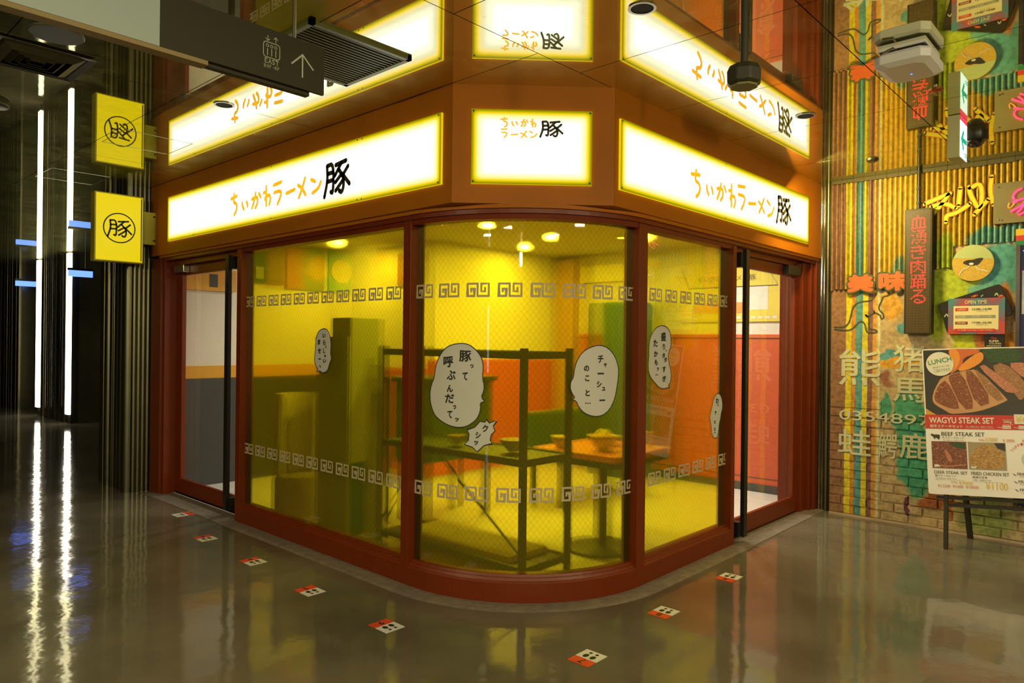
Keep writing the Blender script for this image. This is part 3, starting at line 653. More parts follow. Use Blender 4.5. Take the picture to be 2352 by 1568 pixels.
decal('roof_lettering', text('ちいかわラーメン豚', .2, .85, .42, .48), mpP, .003, OLIVE, pt)
decal('wave_border', merge([rect(.05 + .075 * i, .1 + .075 * i, .03, .055) for i in range(14)]), mpP, .003, PAPER, pt)
# downlights of the shop
LAMP = em('lamp_glow', (1, .93, .6), 30)
for i, (x, y) in enumerate(((5.98, 5.32), (5.95, 4.02), (4.66, 4.55), (5.55, 4.64), (6.2, 3.2))):
    t = thing('shop_downlight', (x, y, 2.55), 'round glowing downlight inside the shop, ' + ('over the back corner', 'over the middle right', 'over the middle left', 'in the centre of the ceiling', 'nearest the right door')[i], 'lamp', 'downlights inside the shop')
    lr = obj('lamp_rim', MB().lathe((x, y, 2.545), [(.055, -.006), (.055, .004)], 20), IW, t); obj('lamp_lens', MB().lathe((x, y, 2.538), [(.035, -.004), (.035, .003)], 16), LAMP, lr)

# rack by the corner window
rk = thing('steel_rack', (3.45, 3.5, 0), 'dark steel display rack standing behind the curved corner window', 'rack')
RX0, RX1, RY0, RY1 = 3.22, 3.65, 2.86, 4.2
for x in (RX0, RX1):
    for y in (RY0, RY1):
        obj('post', MB().box(x - .018, x + .018, y - .018, y + .018, .012, 1.46), DARKST, rk)
for z, nm in ((.13, 'bottom_shelf'), (.78, 'middle_shelf'), (1.43, 'top_shelf')):
    obj(nm, B(RX0, RX1, RY0, RY1, z - .02, z), DARKST if z != .78 else pm('shelf_green', (.04, .09, .03), .5), rk)
    mb = MB().box(RX0 - .01, RX1 + .01, RY0 - .012, RY0 + .01, z - .035, z + .01); mb.box(RX0 - .01, RX0 + .012, RY0, RY1, z - .035, z + .01); mb.box(RX1 - .012, RX1 + .01, RY0, RY1, z - .035, z + .01)
    obj('shelf_rim', mb, DARKST, rk)
obj('brace', MB().bar((RX0, RY0 + .03, .22), (RX0, 3.65, .78), .016, .006), DARKST, rk); obj('brace', MB().bar((RX0, RY1 - .03, .22), (RX0, 3.95, .5), .016, .006), DARKST, rk)
hl = MB()
for k in range(5): hl.box(RX0 - .02, RX0 - .0175, RY0 - .004, RY0 + .004, .38 + .09 * k, .388 + .09 * k)
obj('slot_holes', hl, PAPER, rk)
bx = thing('flat_carton', (3.44, 3.5, .13), 'flat printed carton lying on the bottom shelf of the rack', 'box')
obj('carton_body', B(3.26, 3.62, 3.0, 4.0, .13, .17), pm('carton', (.5, .42, .22), .7), bx, bev=.004)
mpB = plane((3.26, 4.0, .17), (0, -1, 0), (1, 0, 0), (0, 0, 1))
decal('printed_mark', strokes([[(.45 + .12 * math.cos(k * .4), .18 + .06 * math.sin(k * .4)) for k in range(16)]], .008, False, True), mpB, .001, OLIVE, bx)
# bowls
BW = pm('cream_glaze', (.72, .66, .45), .3, var=.04)
def bowl(label, x, y, z, r, h, group, lid=False, foot=True):
    t = thing('ramen_bowl', (x, y, z), label, 'bowl', group)
    obj('bowl_body', MB().lathe((x, y, z), [(r * .42, 0), (r * .45, h * .14), (r * .75, h * .45), (r * .95, h * .85), (r, h), (r * .95, h), (r * .7, h * .5), (r * .1, h * .3)], 28), BW, t, smooth=True)
    obj('rim_band', MB().lathe((x, y, z + h * .88), [(r * .965, -.006), (r * 1.004, .006), (r * .98, .01)], 28), pm('bowl_band', (.5, .35, .1), .4), t)
    if lid:
        for q in range(5):
            a = q * 1.26; obj('noodle_heap' if q == 0 else 'topping', MB().lathe((x + (.0 if q == 0 else .045 * math.cos(a)), y + (0 if q == 0 else .045 * math.sin(a)), z + h * .9), [(.06, -.01), (.055, .015), (.03, .045), (.006, .055)] if q == 0 else [(.028, -.01), (.026, .012), (.008, .024)], 14), YP if q == 0 else IOR, t, smooth=True)
bowl('wide ramen bowl heaped with toppings on the square table', 4.12, 2.93, .745, .105, .11, 'bowls on the square table', True)
bowl('small cup shaped bowl near the left corner of the square table', 4.02, 3.22, .745, .07, .085, 'bowls on the square table')
bowl('small bowl behind the heaped ramen bowl', 4.38, 3.05, .745, .07, .07, 'bowls on the square table')
bowl('tall narrow tumbler at the back of the square table', 4.52, 2.85, .745, .04, .11, 'bowls on the square table')
bowl('dark green looking bowl on the middle shelf of the rack', 3.45, 3.15, .79, .09, .075, 'bowls on the rack')
bowl('small bowl at the far end of the middle rack shelf', 3.4, 3.62, .79, .06, .06, 'bowls on the rack')
# square pedestal table
tb = thing('pedestal_table', (4.28, 3.03, 0), 'square orange topped table on a round black pedestal base', 'table')
obj('tabletop', B(3.93, 4.63, 2.70, 3.40, .70, .745), pm('orange_top', (.68, .2, .04), .4), tb, bev=.004)
obj('edge_band', B(3.925, 4.635, 2.695, 3.405, .66, .70), DARKST, tb)
obj('column', MB().lathe((4.28, 3.05, .02), [(.05, 0), (.05, .64)], 20), DARKST, tb, smooth=True)
obj('base_plate', MB().lathe((4.28, 3.05, .012), [(.26, 0), (.26, .02), (.06, .05), (.05, .05)], 32), DARKST, tb, smooth=True)
# cabinet, desk, tub chair
cb = thing('tall_cabinet', (3.1, 4.43, 0), 'tall pale grey cabinet just inside the left window', 'cabinet')
obj('cabinet_body', B(3.0, 3.29, 4.31, 4.56, .012, 1.66), pm('cabinet_grey', (.33, .36, .2), .5), cb, bev=.006)
cdo = obj('cabinet_door', B(2.985, 3.0, 4.32, 4.55, .06, 1.52), pm('cabinet_grey2', (.3, .34, .18), .5), cb); obj('door_handle', MB().tube([(2.98, 4.36, .9), (2.965, 4.36, .92), (2.965, 4.36, 1.08), (2.98, 4.36, 1.1)], .005), STEEL, cdo)
obj('shade_panel', B(3.01, 3.14, 4.298, 4.308, .1, .62), IGRN, cb)  # dark plate stands for the cabinet's shaded side
tc_ = thing('low_cabinet', (3.1, 4.85, 0), 'lower grey cabinet left of the tall one', 'cabinet')
obj('cabinet_body', B(3.04, 3.34, 4.60, 4.80, .012, 1.5), pm('cabinet_grey', (.33, .36, .2), .5), tc_, bev=.006); obj('cabinet_top', B(3.03, 3.35, 4.59, 4.81, 1.5, 1.52), DARKST, tc_)
ch = thing('tub_chair', (3.22, 5.33, 0), 'round upholstered tub chair behind the left window', 'chair')
CH = pm('chair_fabric', (.45, .40, .26), .8, bump=.2)
obj('seat', MB().lathe((3.22, 5.33, .012), [(.2, 0), (.21, .05), (.21, .33), (.19, .37), (.05, .38)], 32), pm('chair_base_fabric', (.32, .25, .12), .8), ch, smooth=True)
mb = MB(); bk = []
for k in range(13):
    a = math.radians(-20 + k * 17.5)
    for r, z in ((.155, .38), (.2, .38), (.215, .7), (.205, 1.0), (.18, 1.05), (.16, 1.0)): bk.append((3.22 + r * math.cos(a), 5.33 + r * math.sin(a), z))
mb.add(bk, [(i * 6 + j, i * 6 + (j + 1) % 6, (i + 1) * 6 + (j + 1) % 6, (i + 1) * 6 + j) for i in range(12) for j in range(6)] + [tuple(range(6)), tuple(range(72, 78))[::-1]])
obj('backrest', mb, CH, ch, smooth=True)
dk = thing('dark_counter', (4.0, 4.9, 0), 'dark fronted counter on legs behind the rack', 'counter')
obj('counter_front', B(3.75, 4.5, 4.35, 4.75, .52, 1.16), pm('counter_dark', (.03, .10, .035), .5), dk, bev=.004); obj('worktop', B(3.72, 4.53, 4.32, 4.78, 1.16, 1.2), DARKST, dk)
for x in (3.78, 4.47):
    for y in (4.38, 4.72): obj('leg', B(x - .02, x + .02, y - .02, y + .02, .012, .52), DARKST, dk)
fb = thing('dark_refrigerator', (6.8, 4.55, 0), 'tall dark green refrigerator against the red panelled wall', 'refrigerator')
obj('refrigerator_body', B(6.62, 6.98, 4.3, 4.9, .012, 1.95), IGRN, fb, bev=.008); rdo = obj('refrigerator_door', B(6.60, 6.62, 4.31, 4.89, .08, 1.9), pm('door_green', (.03, .10, .035), .4), fb); obj('door_handle', B(6.585, 6.60, 4.35, 4.37, .9, 1.3), STEEL, rdo)
ch2 = thing('folded_menu_stand', (5.3, 3.0, 0), 'low green bench seen through the right window', 'bench')
obj('bench_seat', B(5.0, 6.1, 4.0, 4.4, .42, .5), IGRN, ch2, bev=.01); obj('bench_back', B(5.0, 6.1, 4.36, 4.42, .5, .85), IGRN, ch2, bev=.01)
for x in (5.05, 6.05):
    for y in (4.04, 4.36): obj('leg', B(x - .02, x + .02, y - .02, y + .02, .012, .42), DARKST, ch2)
ch2.name = 'bench_seat_unit'; ch2.name = 'padded_bench'

# ------------------------------------------------------------ metal clad pillar left of the shop
def fluted(parent, x, y0, y1, mat, seed, z1=H, rib='rib', dx=-1):
    rnd = random.Random(seed); y = y0
    while y < y1 - .01:
        wd = min(rnd.choice((.035, .05, .05, .08, .11)), y1 - y); r = wd / 2 * .96; c = y + wd / 2; dpt = rnd.choice((.5, .75, 1)) * r
        prof = [(x + dx * 0, c - r)] + [(x + dx * dpt * math.sin(a * math.pi / 8), c - r * math.cos(a * math.pi / 8)) for a in range(0, 9)]
        prof = prof[1:] + [(x - dx * .03, c + r), (x - dx * .03, c - r)]
        obj(rib, MB().prism(prof, 0.0, z1), mat, parent, smooth=True); y += wd
pl = thing('wall_pillar', (2.6, 7.7, 0), kind='structure')
obj('pillar_core', B(2.62, 3.3, 7.40, 8.25, 0, H), BRONZE, pl)
fluted(pl, 2.60, 7.42, 8.22, BRONZE, 5)
rnd = random.Random(2); x = 2.62
while x < 2.78:
    obj('rib', MB().prism([(x + .02 - .02 * math.cos(a * math.pi / 8), 7.40 - .015 * math.sin(a * math.pi / 8)) for a in range(9)] + [(x + .04, 7.43), (x, 7.43)], 0, H), BRONZE, pl, smooth=True); x += .042
obj('wall_left_recess', B(4.6, 4.7, 8.2, 26, 0, H), pm('dark_recess', (.035, .033, .022), .5), kind='structure')
obj('wall_left_recess', B(3.3, 4.6, 8.2, 8.3, 0, H), MATS['dark_recess'], kind='structure')
FARM = pm('dark_bronze', (.22, .20, .12), .28, 1, var=.2)
STRIP = em('warm_led', (1, .9, .68), 9)
for nm, (ya, yb) in (('wall_far_left', (14.05, 15.75)), ('wall_far_left', (17.3, 22.5))):
    wl = thing(nm, (3.95, ya, 0), kind='structure'); obj('core', B(4.0, 4.55, ya, yb, 0, H), FARM, wl)
    fluted(wl, 3.98, ya + .05, yb - .05, FARM, 3 if ya < 15 else 9)
for yv, lb, wd_ in ((14.02, 'vertical light strip nearer the yellow sign', .10), (15.82, 'vertical light strip farther left along the corridor', .10)):
    t = thing('light_strip', (3.93, yv, 0), lb, 'lamp', 'vertical light strips in the corridor')
    obj('housing', B(3.95, 4.06, yv - .09, yv + .09, 0, H), BLACK, t)
    obj('diffuser', B(3.90, 3.95, yv - wd_, yv + wd_ * .5, .16, H - .02), STRIP, t, bev=.004)
BLUE = em('blue_glow', (.12, .25, 1), 2.2)
for i, (x, y) in enumerate(((4.0, 13.4), (4.05, 16.9))):
    t = thing('blue_lit_sign', (x, y, 2.5), ('blue lit sign bar hanging by the nearer light strip', 'blue lit sign bar hanging by the farther light strip')[i], 'sign', 'blue sign bars')
    obj('lit_face', B(x - .25, x + .1, y - .03, y + .03, 2.5, 2.6), BLUE, t); obj('sign_case', B(x - .26, x + .11, y - .02, y + .04, 2.6, 2.64), BLACK, t)
    obj('hanger', MB().tube([(x, y, 2.64), (x, y, H)], .01, 6), BLACK, t)
obj('wall_end', B(-9, 5, 25.6, 26, 0, H), MATS['dark_recess'], kind='structure')
obj('wall_behind', B(-9, -8.8, -9, 26, 0, H), pm('hall_wall', (.05, .045, .035), .5), kind='structure')
obj('wall_front', B(-9, 12, -9, -8.8, 0, H), MATS['hall_wall'], kind='structure')
pm_strip = em('cool_led', (.8, .95, 1), 4)
for i, (x, y) in enumerate(((-8.7, .5), (-8.7, 1.6), (-8.7, 7), (1.5, -8.7), (3.2, -8.7))):
    t = thing('light_strip', (x, y, 0), 'thin vertical light strip on the wall across the hall, ' + ('first', 'second', 'farthest left', 'first on the other wall', 'last')[i], 'lamp', 'light strips across the hall')
    obj('diffuser', B(x - .015, x + .015, y - .015, y + .015, .8, 2.3), pm_strip, t)

# ------------------------------------------------------------ hanging direction sign
hs = thing('hanging_direction_sign', (1.2, 2.6, 2.5), 'dark hanging direction sign with pale left half, top left', 'sign')
obj('dark_panel', B(1.0, 1.656, 2.6, 2.615, 2.514, 2.71), SIGNDARK, hs)
obj('pale_panel', B(-.9, .999, 2.6, 2.615, 2.514, 2.71), SIGNGREY, hs, label='pale grey left panel')
obj('rear_panel', B(-.9, 1.60, 2.62, 2.65, 2.50, 2.71), SIGNDARK, hs)
obj('bottom_edge', B(-.9, 1.17, 2.600, 2.652, 2.497, 2.513), TAN, hs, label='tan lower edge')
obj('hanging_rod', MB().tube([(1.535, 2.632, 2.64), (1.535, 2.632, H)], .0075, 10), STEEL, hs, smooth=True)
obj('hanging_rod', MB().tube([(-.2, 2.632, 2.64), (-.2, 2.632, H)], .0075, 10), STEEL, hs, smooth=True)
mpH = plane((1.0, 2.6, 2.514), (1, 0, 0), (0, 0, 1), (0, -1, 0))
rr = lambda x0, x1, y0, y1, r: [(x1 - r + r * math.cos(a), y1 - r + r * math.sin(a)) for a in (0, .8, 1.57)] + [(x0 + r - r * math.sin(a), y1 - r + r * math.cos(a)) for a in (0, .8, 1.57)] + [(x0 + r - r * math.cos(a), y0 + r - r * math.sin(a)) for a in (0, .8, 1.57)] + [(x1 - r + r * math.sin(a), y0 + r - r * math.cos(a)) for a in (0, .8, 1.57)]
PALE = pm('pale_print', (.55, .58, .42), .5)
ic = [strokes([rr(.385, .454, .083, .142, .01)], .003, False, True)]
for k in range(3):
    cx = .402 + .0175 * k; ic.append(strokes([[(cx + .0055 * math.cos(a * .785), .1285 + .0055 * math.sin(a * .785)) for a in range(8)]], .0022, False, True))
    ic.append(strokes([[(cx, .118), (cx, .090)]], .0032, False))
ic += [strokes([[(.403, .168), (.403, .147)], [(.394, .156), (.403, .147), (.412, .156)], [(.437, .147), (.437, .168)], [(.428, .159), (.437, .168), (.446, .159)]], .0028, False)]
decal('lift_symbol', merge(ic), mpH, .001, PALE, hs)
def serif(s, a0, a1, b0, b1, t=.0028):
    """block serif capitals drawn with strokes"""
    G = {'E': [[(0, 0), (0, 1)], [(-.15, 1), (.8, 1), (.8, .82)], [(-.15, 0), (.85, 0), (.85, .2)], [(0, .52), (.55, .52)]], 'A': [[(0, 0), (.45, 1), (.9, 0)], [(.2, .35), (.7, .35)], [(-.12, 0), (.16, 0)], [(.72, 0), (1.02, 0)]],
         'S': [[(.75, .8), (.7, .97), (.3, 1), (.05, .8), (.2, .58), (.6, .45), (.78, .25), (.6, .02), (.2, 0), (.02, .2)]], 'T': [[(0, .8), (0, 1), (.9, 1), (.9, .8)], [(.45, 1), (.45, 0)], [(.28, 0), (.62, 0)]],
         'B': [[(0, 0), (0, 1), (.6, .98), (.7, .78), (.55, .55), (0, .52)], [(.55, .52), (.8, .3), (.65, .02), (-.1, 0)], [(-.1, 1), (.1, 1)]], '2': [[(.05, .75), (.2, .98), (.6, .95), (.7, .7), (.05, 0), (.75, 0), (.75, .15)]],
         'F': [[(0, 0), (0, 1)], [(-.12, 1), (.8, 1), (.8, .8)], [(0, .52), (.5, .52)], [(-.15, 0), (.2, 0)]], '-': [[(.1, .45), (.7, .45)]], 'R': [[(0, 0), (0, 1)], [(-.12, 1), (.55, .98), (.7, .75), (.5, .5), (0, .48)], [(.4, .5), (.75, 0), (.9, 0)], [(-.15, 0), (.16, 0)]]}
    n = len(s); w_ = (a1 - a0) / n; L_ = []
    for i, c in enumerate(s): L_ += [[(a0 + w_ * (i + .08 + .78 * x), b0 + (b1 - b0) * y) for x, y in st] for st in G[c]]
    return strokes(L_, t, False)
decal('lettering', serif('EAST', .391, .452, .061, .078), mpH, .001, PALE, hs)
decal('lettering', serif('B2F-RF', .388, .456, .043, .054, .0018), mpH, .001, PALE, hs)
decal('arrow_symbol', strokes([[(.555, .045), (.555, .132)], [(.506, .088), (.555, .137), (.605, .088)]], .0065, False), mpH, .001, PALE, hs)

# ------------------------------------------------------------ ceiling fittings
VENT = pm('vent_metal', (.16, .16, .04), .4, .3)
vt = thing('slatted_ceiling_vent', (2.07, 3.19, H), 'square slatted air vent in the mirror ceiling behind the direction sign', 'vent')
VZ = 2.944
mb = MB()
for a in ((1.775, 2.365, 2.90, 2.925), (1.775, 2.365, 3.455, 3.48), (1.775, 1.80, 2.90, 3.48), (2.34, 2.365, 2.90, 3.48)): mb.box(*a, VZ, H)
obj('vent_frame', mb, VENT, vt)
obj('dark_cavity', B(1.8, 2.34, 2.925, 3.455, H - .003, H - .001), BLACK, vt)
for k in range(19):
    y = 2.938 + k * .0283; obj('slat', MB().bar((1.8, y, VZ + .006), (2.34, y, VZ + .006), .006, .008), VENT, vt)
df = thing('square_ceiling_diffuser', (1.07, 4.4, H), 'square air diffuser with nested frames in the ceiling, left', 'vent')
def sqring(cx, cy_, r0, r1, z0, z1):
    V = [(cx + sx_ * r, cy_ + sy_ * r, z) for r, z in ((r0, z0), (r1, z1)) for sx_, sy_ in ((-1, -1), (1, -1), (1, 1), (-1, 1))]
    V += [(v[0], v[1], v[2] + .004) for v in V]
    return MB().add(V, [(i, (i + 1) % 4, 4 + (i + 1) % 4, 4 + i) for i in range(4)] + [(8 + i, 12 + i, 12 + (i + 1) % 4, 8 + (i + 1) % 4) for i in range(4)] + [(i, 8 + i, 8 + (i + 1) % 4, (i + 1) % 4) for i in range(4)] + [(4 + i, 4 + (i + 1) % 4, 12 + (i + 1) % 4, 12 + i) for i in range(4)])
DIF = pm('diffuser_bronze', (.075, .068, .035), .4, .3)
obj('outer_frame', sqring(1.07, 4.4, .225, .19, H - .012, H - .006), DIF, df)
obj('dark_cavity', B(.88, 1.26, 4.21, 4.59, H - .003, H - .001), BLACK, df)
for r in (.185, .135, .09, .045): obj('cone_ring', sqring(1.07, 4.4, r, r * .72, H - .004, H - .03), DIF, df)
t = thing('round_speaker', (1.03, 3.9, H), 'large round dark ceiling disc above the square diffuser', 'speaker')
obj('disc', MB().lathe((1.03, 3.9, H - .035), [(.112, 0), (.116, .004), (.116, .012), (.1, .014)], 40), DIF, t, smooth=True); obj('neck', MB().lathe((1.03, 3.9, H - .022), [(.05, 0), (.05, .022)], 20), BLACK, t)
t = thing('round_speaker', (1.1, 5.42, H), 'round dark ceiling disc at the left edge', 'speaker')
obj('disc', MB().lathe((1.07, 5.42, H - .03), [(.10, 0), (.105, .004), (.105, .01)], 32), DIF, t, smooth=True); obj('neck', MB().lathe((1.07, 5.42, H - .022), [(.05, 0), (.05, .022)], 20), BLACK, t)
for i, (x, y, r, lb) in enumerate(((2.673, 1.709, .062, 'recessed downlight ring over the right light box, nearest'), (4.615, 1.726, .062, 'recessed downlight ring at the far end of the right light box'),
                      (2.069, 4.367, .062, 'recessed downlight ring over the left light box'))):
    t = thing('recessed_downlight', (x, y, H), lb, 'lamp', 'recessed downlights in the mirror ceiling')
    obj('trim_ring', MB().lathe((x, y, H - .004), [(r * .8, .004), (r * .8, -.001), (r, -.001), (r, .004)], 32), STEEL, t)
    obj('recess_shade_disc', MB().lathe((x, y, H - .002), [(r * .79, 0), (r * .79, .001)], 28), pm('recess_shade', (.01, .011, .004), .7, 0), t)  # flat dark disc: shade of the recess put into its colour
t = thing('small_sensor', (6.05, 1.739, H), 'small dark sensor under the ceiling beside the metal column', 'sensor')
obj('sensor_body', MB().lathe((6.05, 1.739, H - .02), [(.03, 0), (.045, .012), (.045, .02)], 20), BLACK, t, smooth=True)
t = thing('sprinkler_head', (4.636, .999, H), 'small copper sprinkler rose beside the white access box', 'sprinkler')
obj('rose', MB().lathe((4.636, .999, H - .012), [(.03, 0), (.04, .008), (.04, .012)], 16), pm('copper', (.5, .18, .06), .3, 1), t, smooth=True); obj('nozzle', MB().lathe((4.636, .999, H - .03), [(.012, 0), (.008, .018)], 10), STEEL, t)
# pendant speaker
t = thing('pendant_speaker', (2.9, 1.345, 2.59), 'dark pendant speaker with pale underside hanging on a rod', 'speaker')
obj('speaker_body', MB().lathe((2.9, 1.345, 2.595), [(.055, 0), (.073, .012), (.074, .06), (.062, .085), (.02, .092)], 8), pm('speaker_dark', (.035, .032, .012), .5), t, bev=.006)
obj('underside', MB().lathe((2.9, 1.345, 2.589), [(.056, 0), (.060, .004), (.056, .008)], 8), pm('lit_underside', (.32, .32, .13), .6), t)  # light from below put into the lighter colour of the underside
obj('rod', MB().tube([(2.9, 1.345, 2.68), (2.9, 1.345, H)], .016, 12), MATS['speaker_dark'], t, smooth=True)
# white access box
t = thing('wireless_access_box', (4.0, 1.0, 2.87), 'white two-layer plastic box under the ceiling with a tiny blue light', 'device')
def rbox(x0, x1, y0, y1, r): return [(x1 - r, y0), (x1, y0 + r), (x1, y1 - r), (x1 - r, y1), (x0 + r, y1), (x0, y1 - r), (x0, y0 + r), (x0 + r, y0)]
ax0, ax1, ay0, ay1 = 3.80, 4.13, .85, 1.10
mb = MB(); prof = [(.035, 2.862), (.0, 2.878), (0, 2.915), (.008, 2.93)]; V = []
for o_, z in prof: V += [(a, b, z) for a, b in rbox(ax0 + o_, ax1 - o_, ay0 + o_, ay1 - o_, .035)]
mb.add(V, [(j * 8 + i, j * 8 + (i + 1) % 8, (j + 1) * 8 + (i + 1) % 8, (j + 1) * 8 + i) for j in range(3) for i in range(8)] + [tuple(range(8))[::-1], tuple(range(24, 32))])
obj('lower_shell', mb, WHITE, t, bev=.003); obj('gap_band', B(ax0 + .03, ax1 - .03, ay0 + .03, ay1 - .03, 2.93, 2.945), BLACK, t)
obj('mounting_plate', B(ax0 + .02, ax1 - .02, ay0 + .02, ay1 - .02, 2.945, H), WHITE, t)
obj('cable_hook', MB().tube([(ax0 - .01, ay1 - .05, 2.925), (ax0 - .02, ay1 - .1, 2.935), (ax0 + .03, ay1 - .1, 2.94)], .006, 6), STEEL, t)
obj('blue_led', MB().lathe((3.99, .97, 2.860), [(.005, 0), (.005, .003)], 10), BLUE, t)
# emergency exit sign
t = thing('exit_direction_sign', (5.3, 1.02, 2.7), 'pale box sign with lit white face and green arrow under the ceiling', 'sign')
obj('sign_case', B(5.2, 5.415, .988, 1.055, 2.69, H - .002), pm('case_beige', (.55, .52, .22), .5), t, bev=.003)
mpE = plane((5.2, .988, 2.69), (1, 0, 0), (0, 0, 1), (0, -1, 0))
decal('lit_face', rect(.004, .211, .004, .235), mpE, .002, em('exit_white', (.72, .95, 1), 1.25), t, label='lit white face')
decal('red_strip', rect(.004, .211, .235, .268), mpE, .002, em('exit_red', (.9, .06, .12), .9), t)
GRN = em('exit_green', (.0, .42, .22), 1)
decal('arrow_symbol', strokes([[(.19, .12), (.05, .12)], [(.1, .18), (.045, .12), (.1, .06)]], .03, False), mpE, .004, GRN, t)
decal('small_print', merge([rect(.13, .2, .025, .032), rect(.13, .2, .04, .047)]), mpE, .004, GRN, t)
t = thing('dome_camera', (5.75, 1.0, H), 'black dome camera on the ceiling right of the exit sign', 'camera')
obj('camera_housing', MB().lathe((5.75, 1.0, H - .055), [(.07, 0), (.078, .01), (.078, .055)], 28), BLACK, t, smooth=True)
obj('camera_dome', MB().lathe((5.75, 1.0, H - .10), [(.012, 0), (.035, .008), (.052, .028), (.056, .047)], 20), pm('dome_glass', (.02, .01, .01), .05, spec=1), t, smooth=True)

# ------------------------------------------------------------ queue stickers on the floor
SRED = pm('sticker_red', (.75, .07, .02), .5, var=.04); SWHT = pm('sticker_white', (.72, .72, .66), .5, var=.03)
def sticker(n, x, y, ux, uy, where):
    rx, ry = uy, -ux
    mp = plane((x, y, .0), (rx, ry, 0), (ux, uy, 0), (0, 0, 1))
    t = thing('queue_sticker', (x, y, 0), 'red and white floor sticker numbered %d, %s' % (n, where), 'sticker', 'numbered queue stickers on the floor')
    def slab(nm, a0, a1, b0, b1, m):
        mb = MB(); V = [mp(a, b, d) for d in (.0005, .0025) for a, b in ((a0, b0), (a1, b0), (a1, b1), (a0, b1))]
        mb.add(V, [(0, 1, 2, 3), (4, 5, 6, 7), (0, 1, 5, 4), (1, 2, 6, 5), (2, 3, 7, 6), (3, 0, 4, 7)]); obj(nm, mb, m, t)
    slab('red_half', -.06, .06, .015, .078, SRED); slab('white_half', -.06, .06, -.078, .015, SWHT)
    decal('number', text(str(n), -.02, .02, .024, .068, .02, keep=True), mp, .003, BLKP, t)
    ov = lambda cx, cy_, a, b: fan([(cx + a * math.cos(k * .5236), cy_ + b * math.sin(k * .5236)) for k in range(12)], 1, 1)
    decal('footprint', merge([ov(-.02, -.015, .014, .02), ov(-.018, -.053, .009, .010)]), mp, .003, BLKP, t)
    decal('footprint', merge([ov(.02, -.015, .014, .02), ov(.018, -.053, .009, .010)]), mp, .003, BLKP, t)
sticker(2, 2.61, 6.17, 1, 0, 'in front of the left door'); sticker(3, 2.413, 5.32, 0, 1, 'by the left mullion'); sticker(4, 2.387, 4.54, 0, 1, 'in front of the left window')
sticker(5, 2.344, 3.77, 0, 1, 'left of the curved corner'); sticker(6, 2.336, 3.02, 0, 1, 'lower left of the curved corner')
sticker(7, 2.762, 2.03, -1, 0, 'nearest the camera'); sticker(8, 3.524, 2.07, -1, 0, 'right of the curved corner'); sticker(9, 4.343, 2.08, -1, 0, 'in front of the right window')

# ------------------------------------------------------------ metal column and painted wall on the right
pc = thing('wall_column', (6.72, 2.3, 0), kind='structure')
obj('column_core', B(6.72, 7.1, 2.24, 2.44, 0, H), BRONZE, pc)
CHR = pm('chrome_column', (.5, .48, .36), .08, 1, var=.2)
for y0, y1, r in ((2.245, 2.275, .01), (2.278, 2.318, .018), (2.32, 2.34, .008), (2.342, 2.372, .012)):
    c, q = (y0 + y1) / 2, (y1 - y0) / 2
    obj('rib', MB().prism([(6.72 - r * math.sin(a * math.pi / 8), c - q * math.cos(a * math.pi / 8)) for a in range(9)] + [(6.74, y1), (6.74, y0)], 0, H), CHR if y0 > 2.3 else BRONZE, pc, smooth=True)
gw = thing('wall_painted', (6.66, 1.0, 0), kind='structure')
obj('plaster', B(6.668, 6.9, -6, 2.245, 0, H), WALLP, gw)
# brick courses, exposed below the broken plaster
ROW = .0775; zr = .02; r_ = 0
rb = random.Random(11); top = {}
BR = pm('brick_tmp', (.5, .3, .2), .8)
base_mesh = {}
while zr < 1.02:
    yy = 2.245; first = True
    while yy > .1:
        wd = .215 if not (first and r_ % 2) else .105; first = False
        lim = 1.06 - max(0, (2.0 - yy)) * .33 + rb.uniform(-.03, .03)
        if zr + ROW < lim:
            dpt = rb.uniform(.006, .018)
            key = (wd, rb.randrange(5))
            if key not in base_mesh:
                q = .004; jit = [rb.uniform(-.003, .003) for _ in range(8)]; h = ROW - .008
                V = [(0, 0 + jit[0], 0), (0, -wd + .007, 0), (0, -wd + .007, h + jit[1]), (0, 0, h), (-1, -q, q), (-1 - jit[2] * 20, -wd + .007 + q, q + jit[3]), (-1, -wd + .007 + q, h - q), (-1 + jit[4] * 20, -q, h - q + jit[5])]
                mb = MB().add(V, [(3, 2, 1, 0), (4, 5, 6, 7), (0, 1, 5, 4), (1, 2, 6, 5), (2, 3, 7, 6), (3, 0, 4, 7)])
                me = bpy.data.meshes.new('brick'); me.from_pydata(mb.v, [], mb.f); me.materials.append(WALLP); base_mesh[key] = me
            o = bpy.data.objects.new('brick', base_mesh[key]); COL.objects.link(o); o.parent = gw
            o.location = Vector((6.668, yy, zr)) - wloc(gw); o.scale = (dpt, 1, 1)
        yy -= wd
    zr += ROW; r_ += 1
bpy.data.materials.remove(BR)
# corrugated sheets
def corr(y0, y1, zb, seed, x=6.652):
    rnd = random.Random(seed); V = []; F = []; n = int(round((y0 - y1) / .0395 * 10)); js = 0
    for i in range(n + 1):
        y = y0 - (y0 - y1) * i / n; xo = x + .0115 * math.cos(2 * math.pi * (2.26 - y) / .0395)
        if i % 5 == 0: js = rnd.uniform(-.008, .008)
        V += [(xo, y, zb + js), (xo, y, H - .002), (xo + .0012, y, zb + js), (xo + .0012, y, H - .002)]
    for i in range(n):
        a = 4 * i; F += [(a, a + 4, a + 5, a + 1), (a + 2, a + 3, a + 7, a + 6), (a, a + 2, a + 6, a + 4)]
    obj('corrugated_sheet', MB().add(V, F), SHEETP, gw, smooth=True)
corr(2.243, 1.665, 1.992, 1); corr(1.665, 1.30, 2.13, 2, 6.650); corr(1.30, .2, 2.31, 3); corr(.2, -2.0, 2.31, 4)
obj('skirting_edge', B(6.645, 6.668, -2, 2.243, 0, .018), pm('skirting_tan', (.5, .36, .22), .7), gw)
mb = MB()
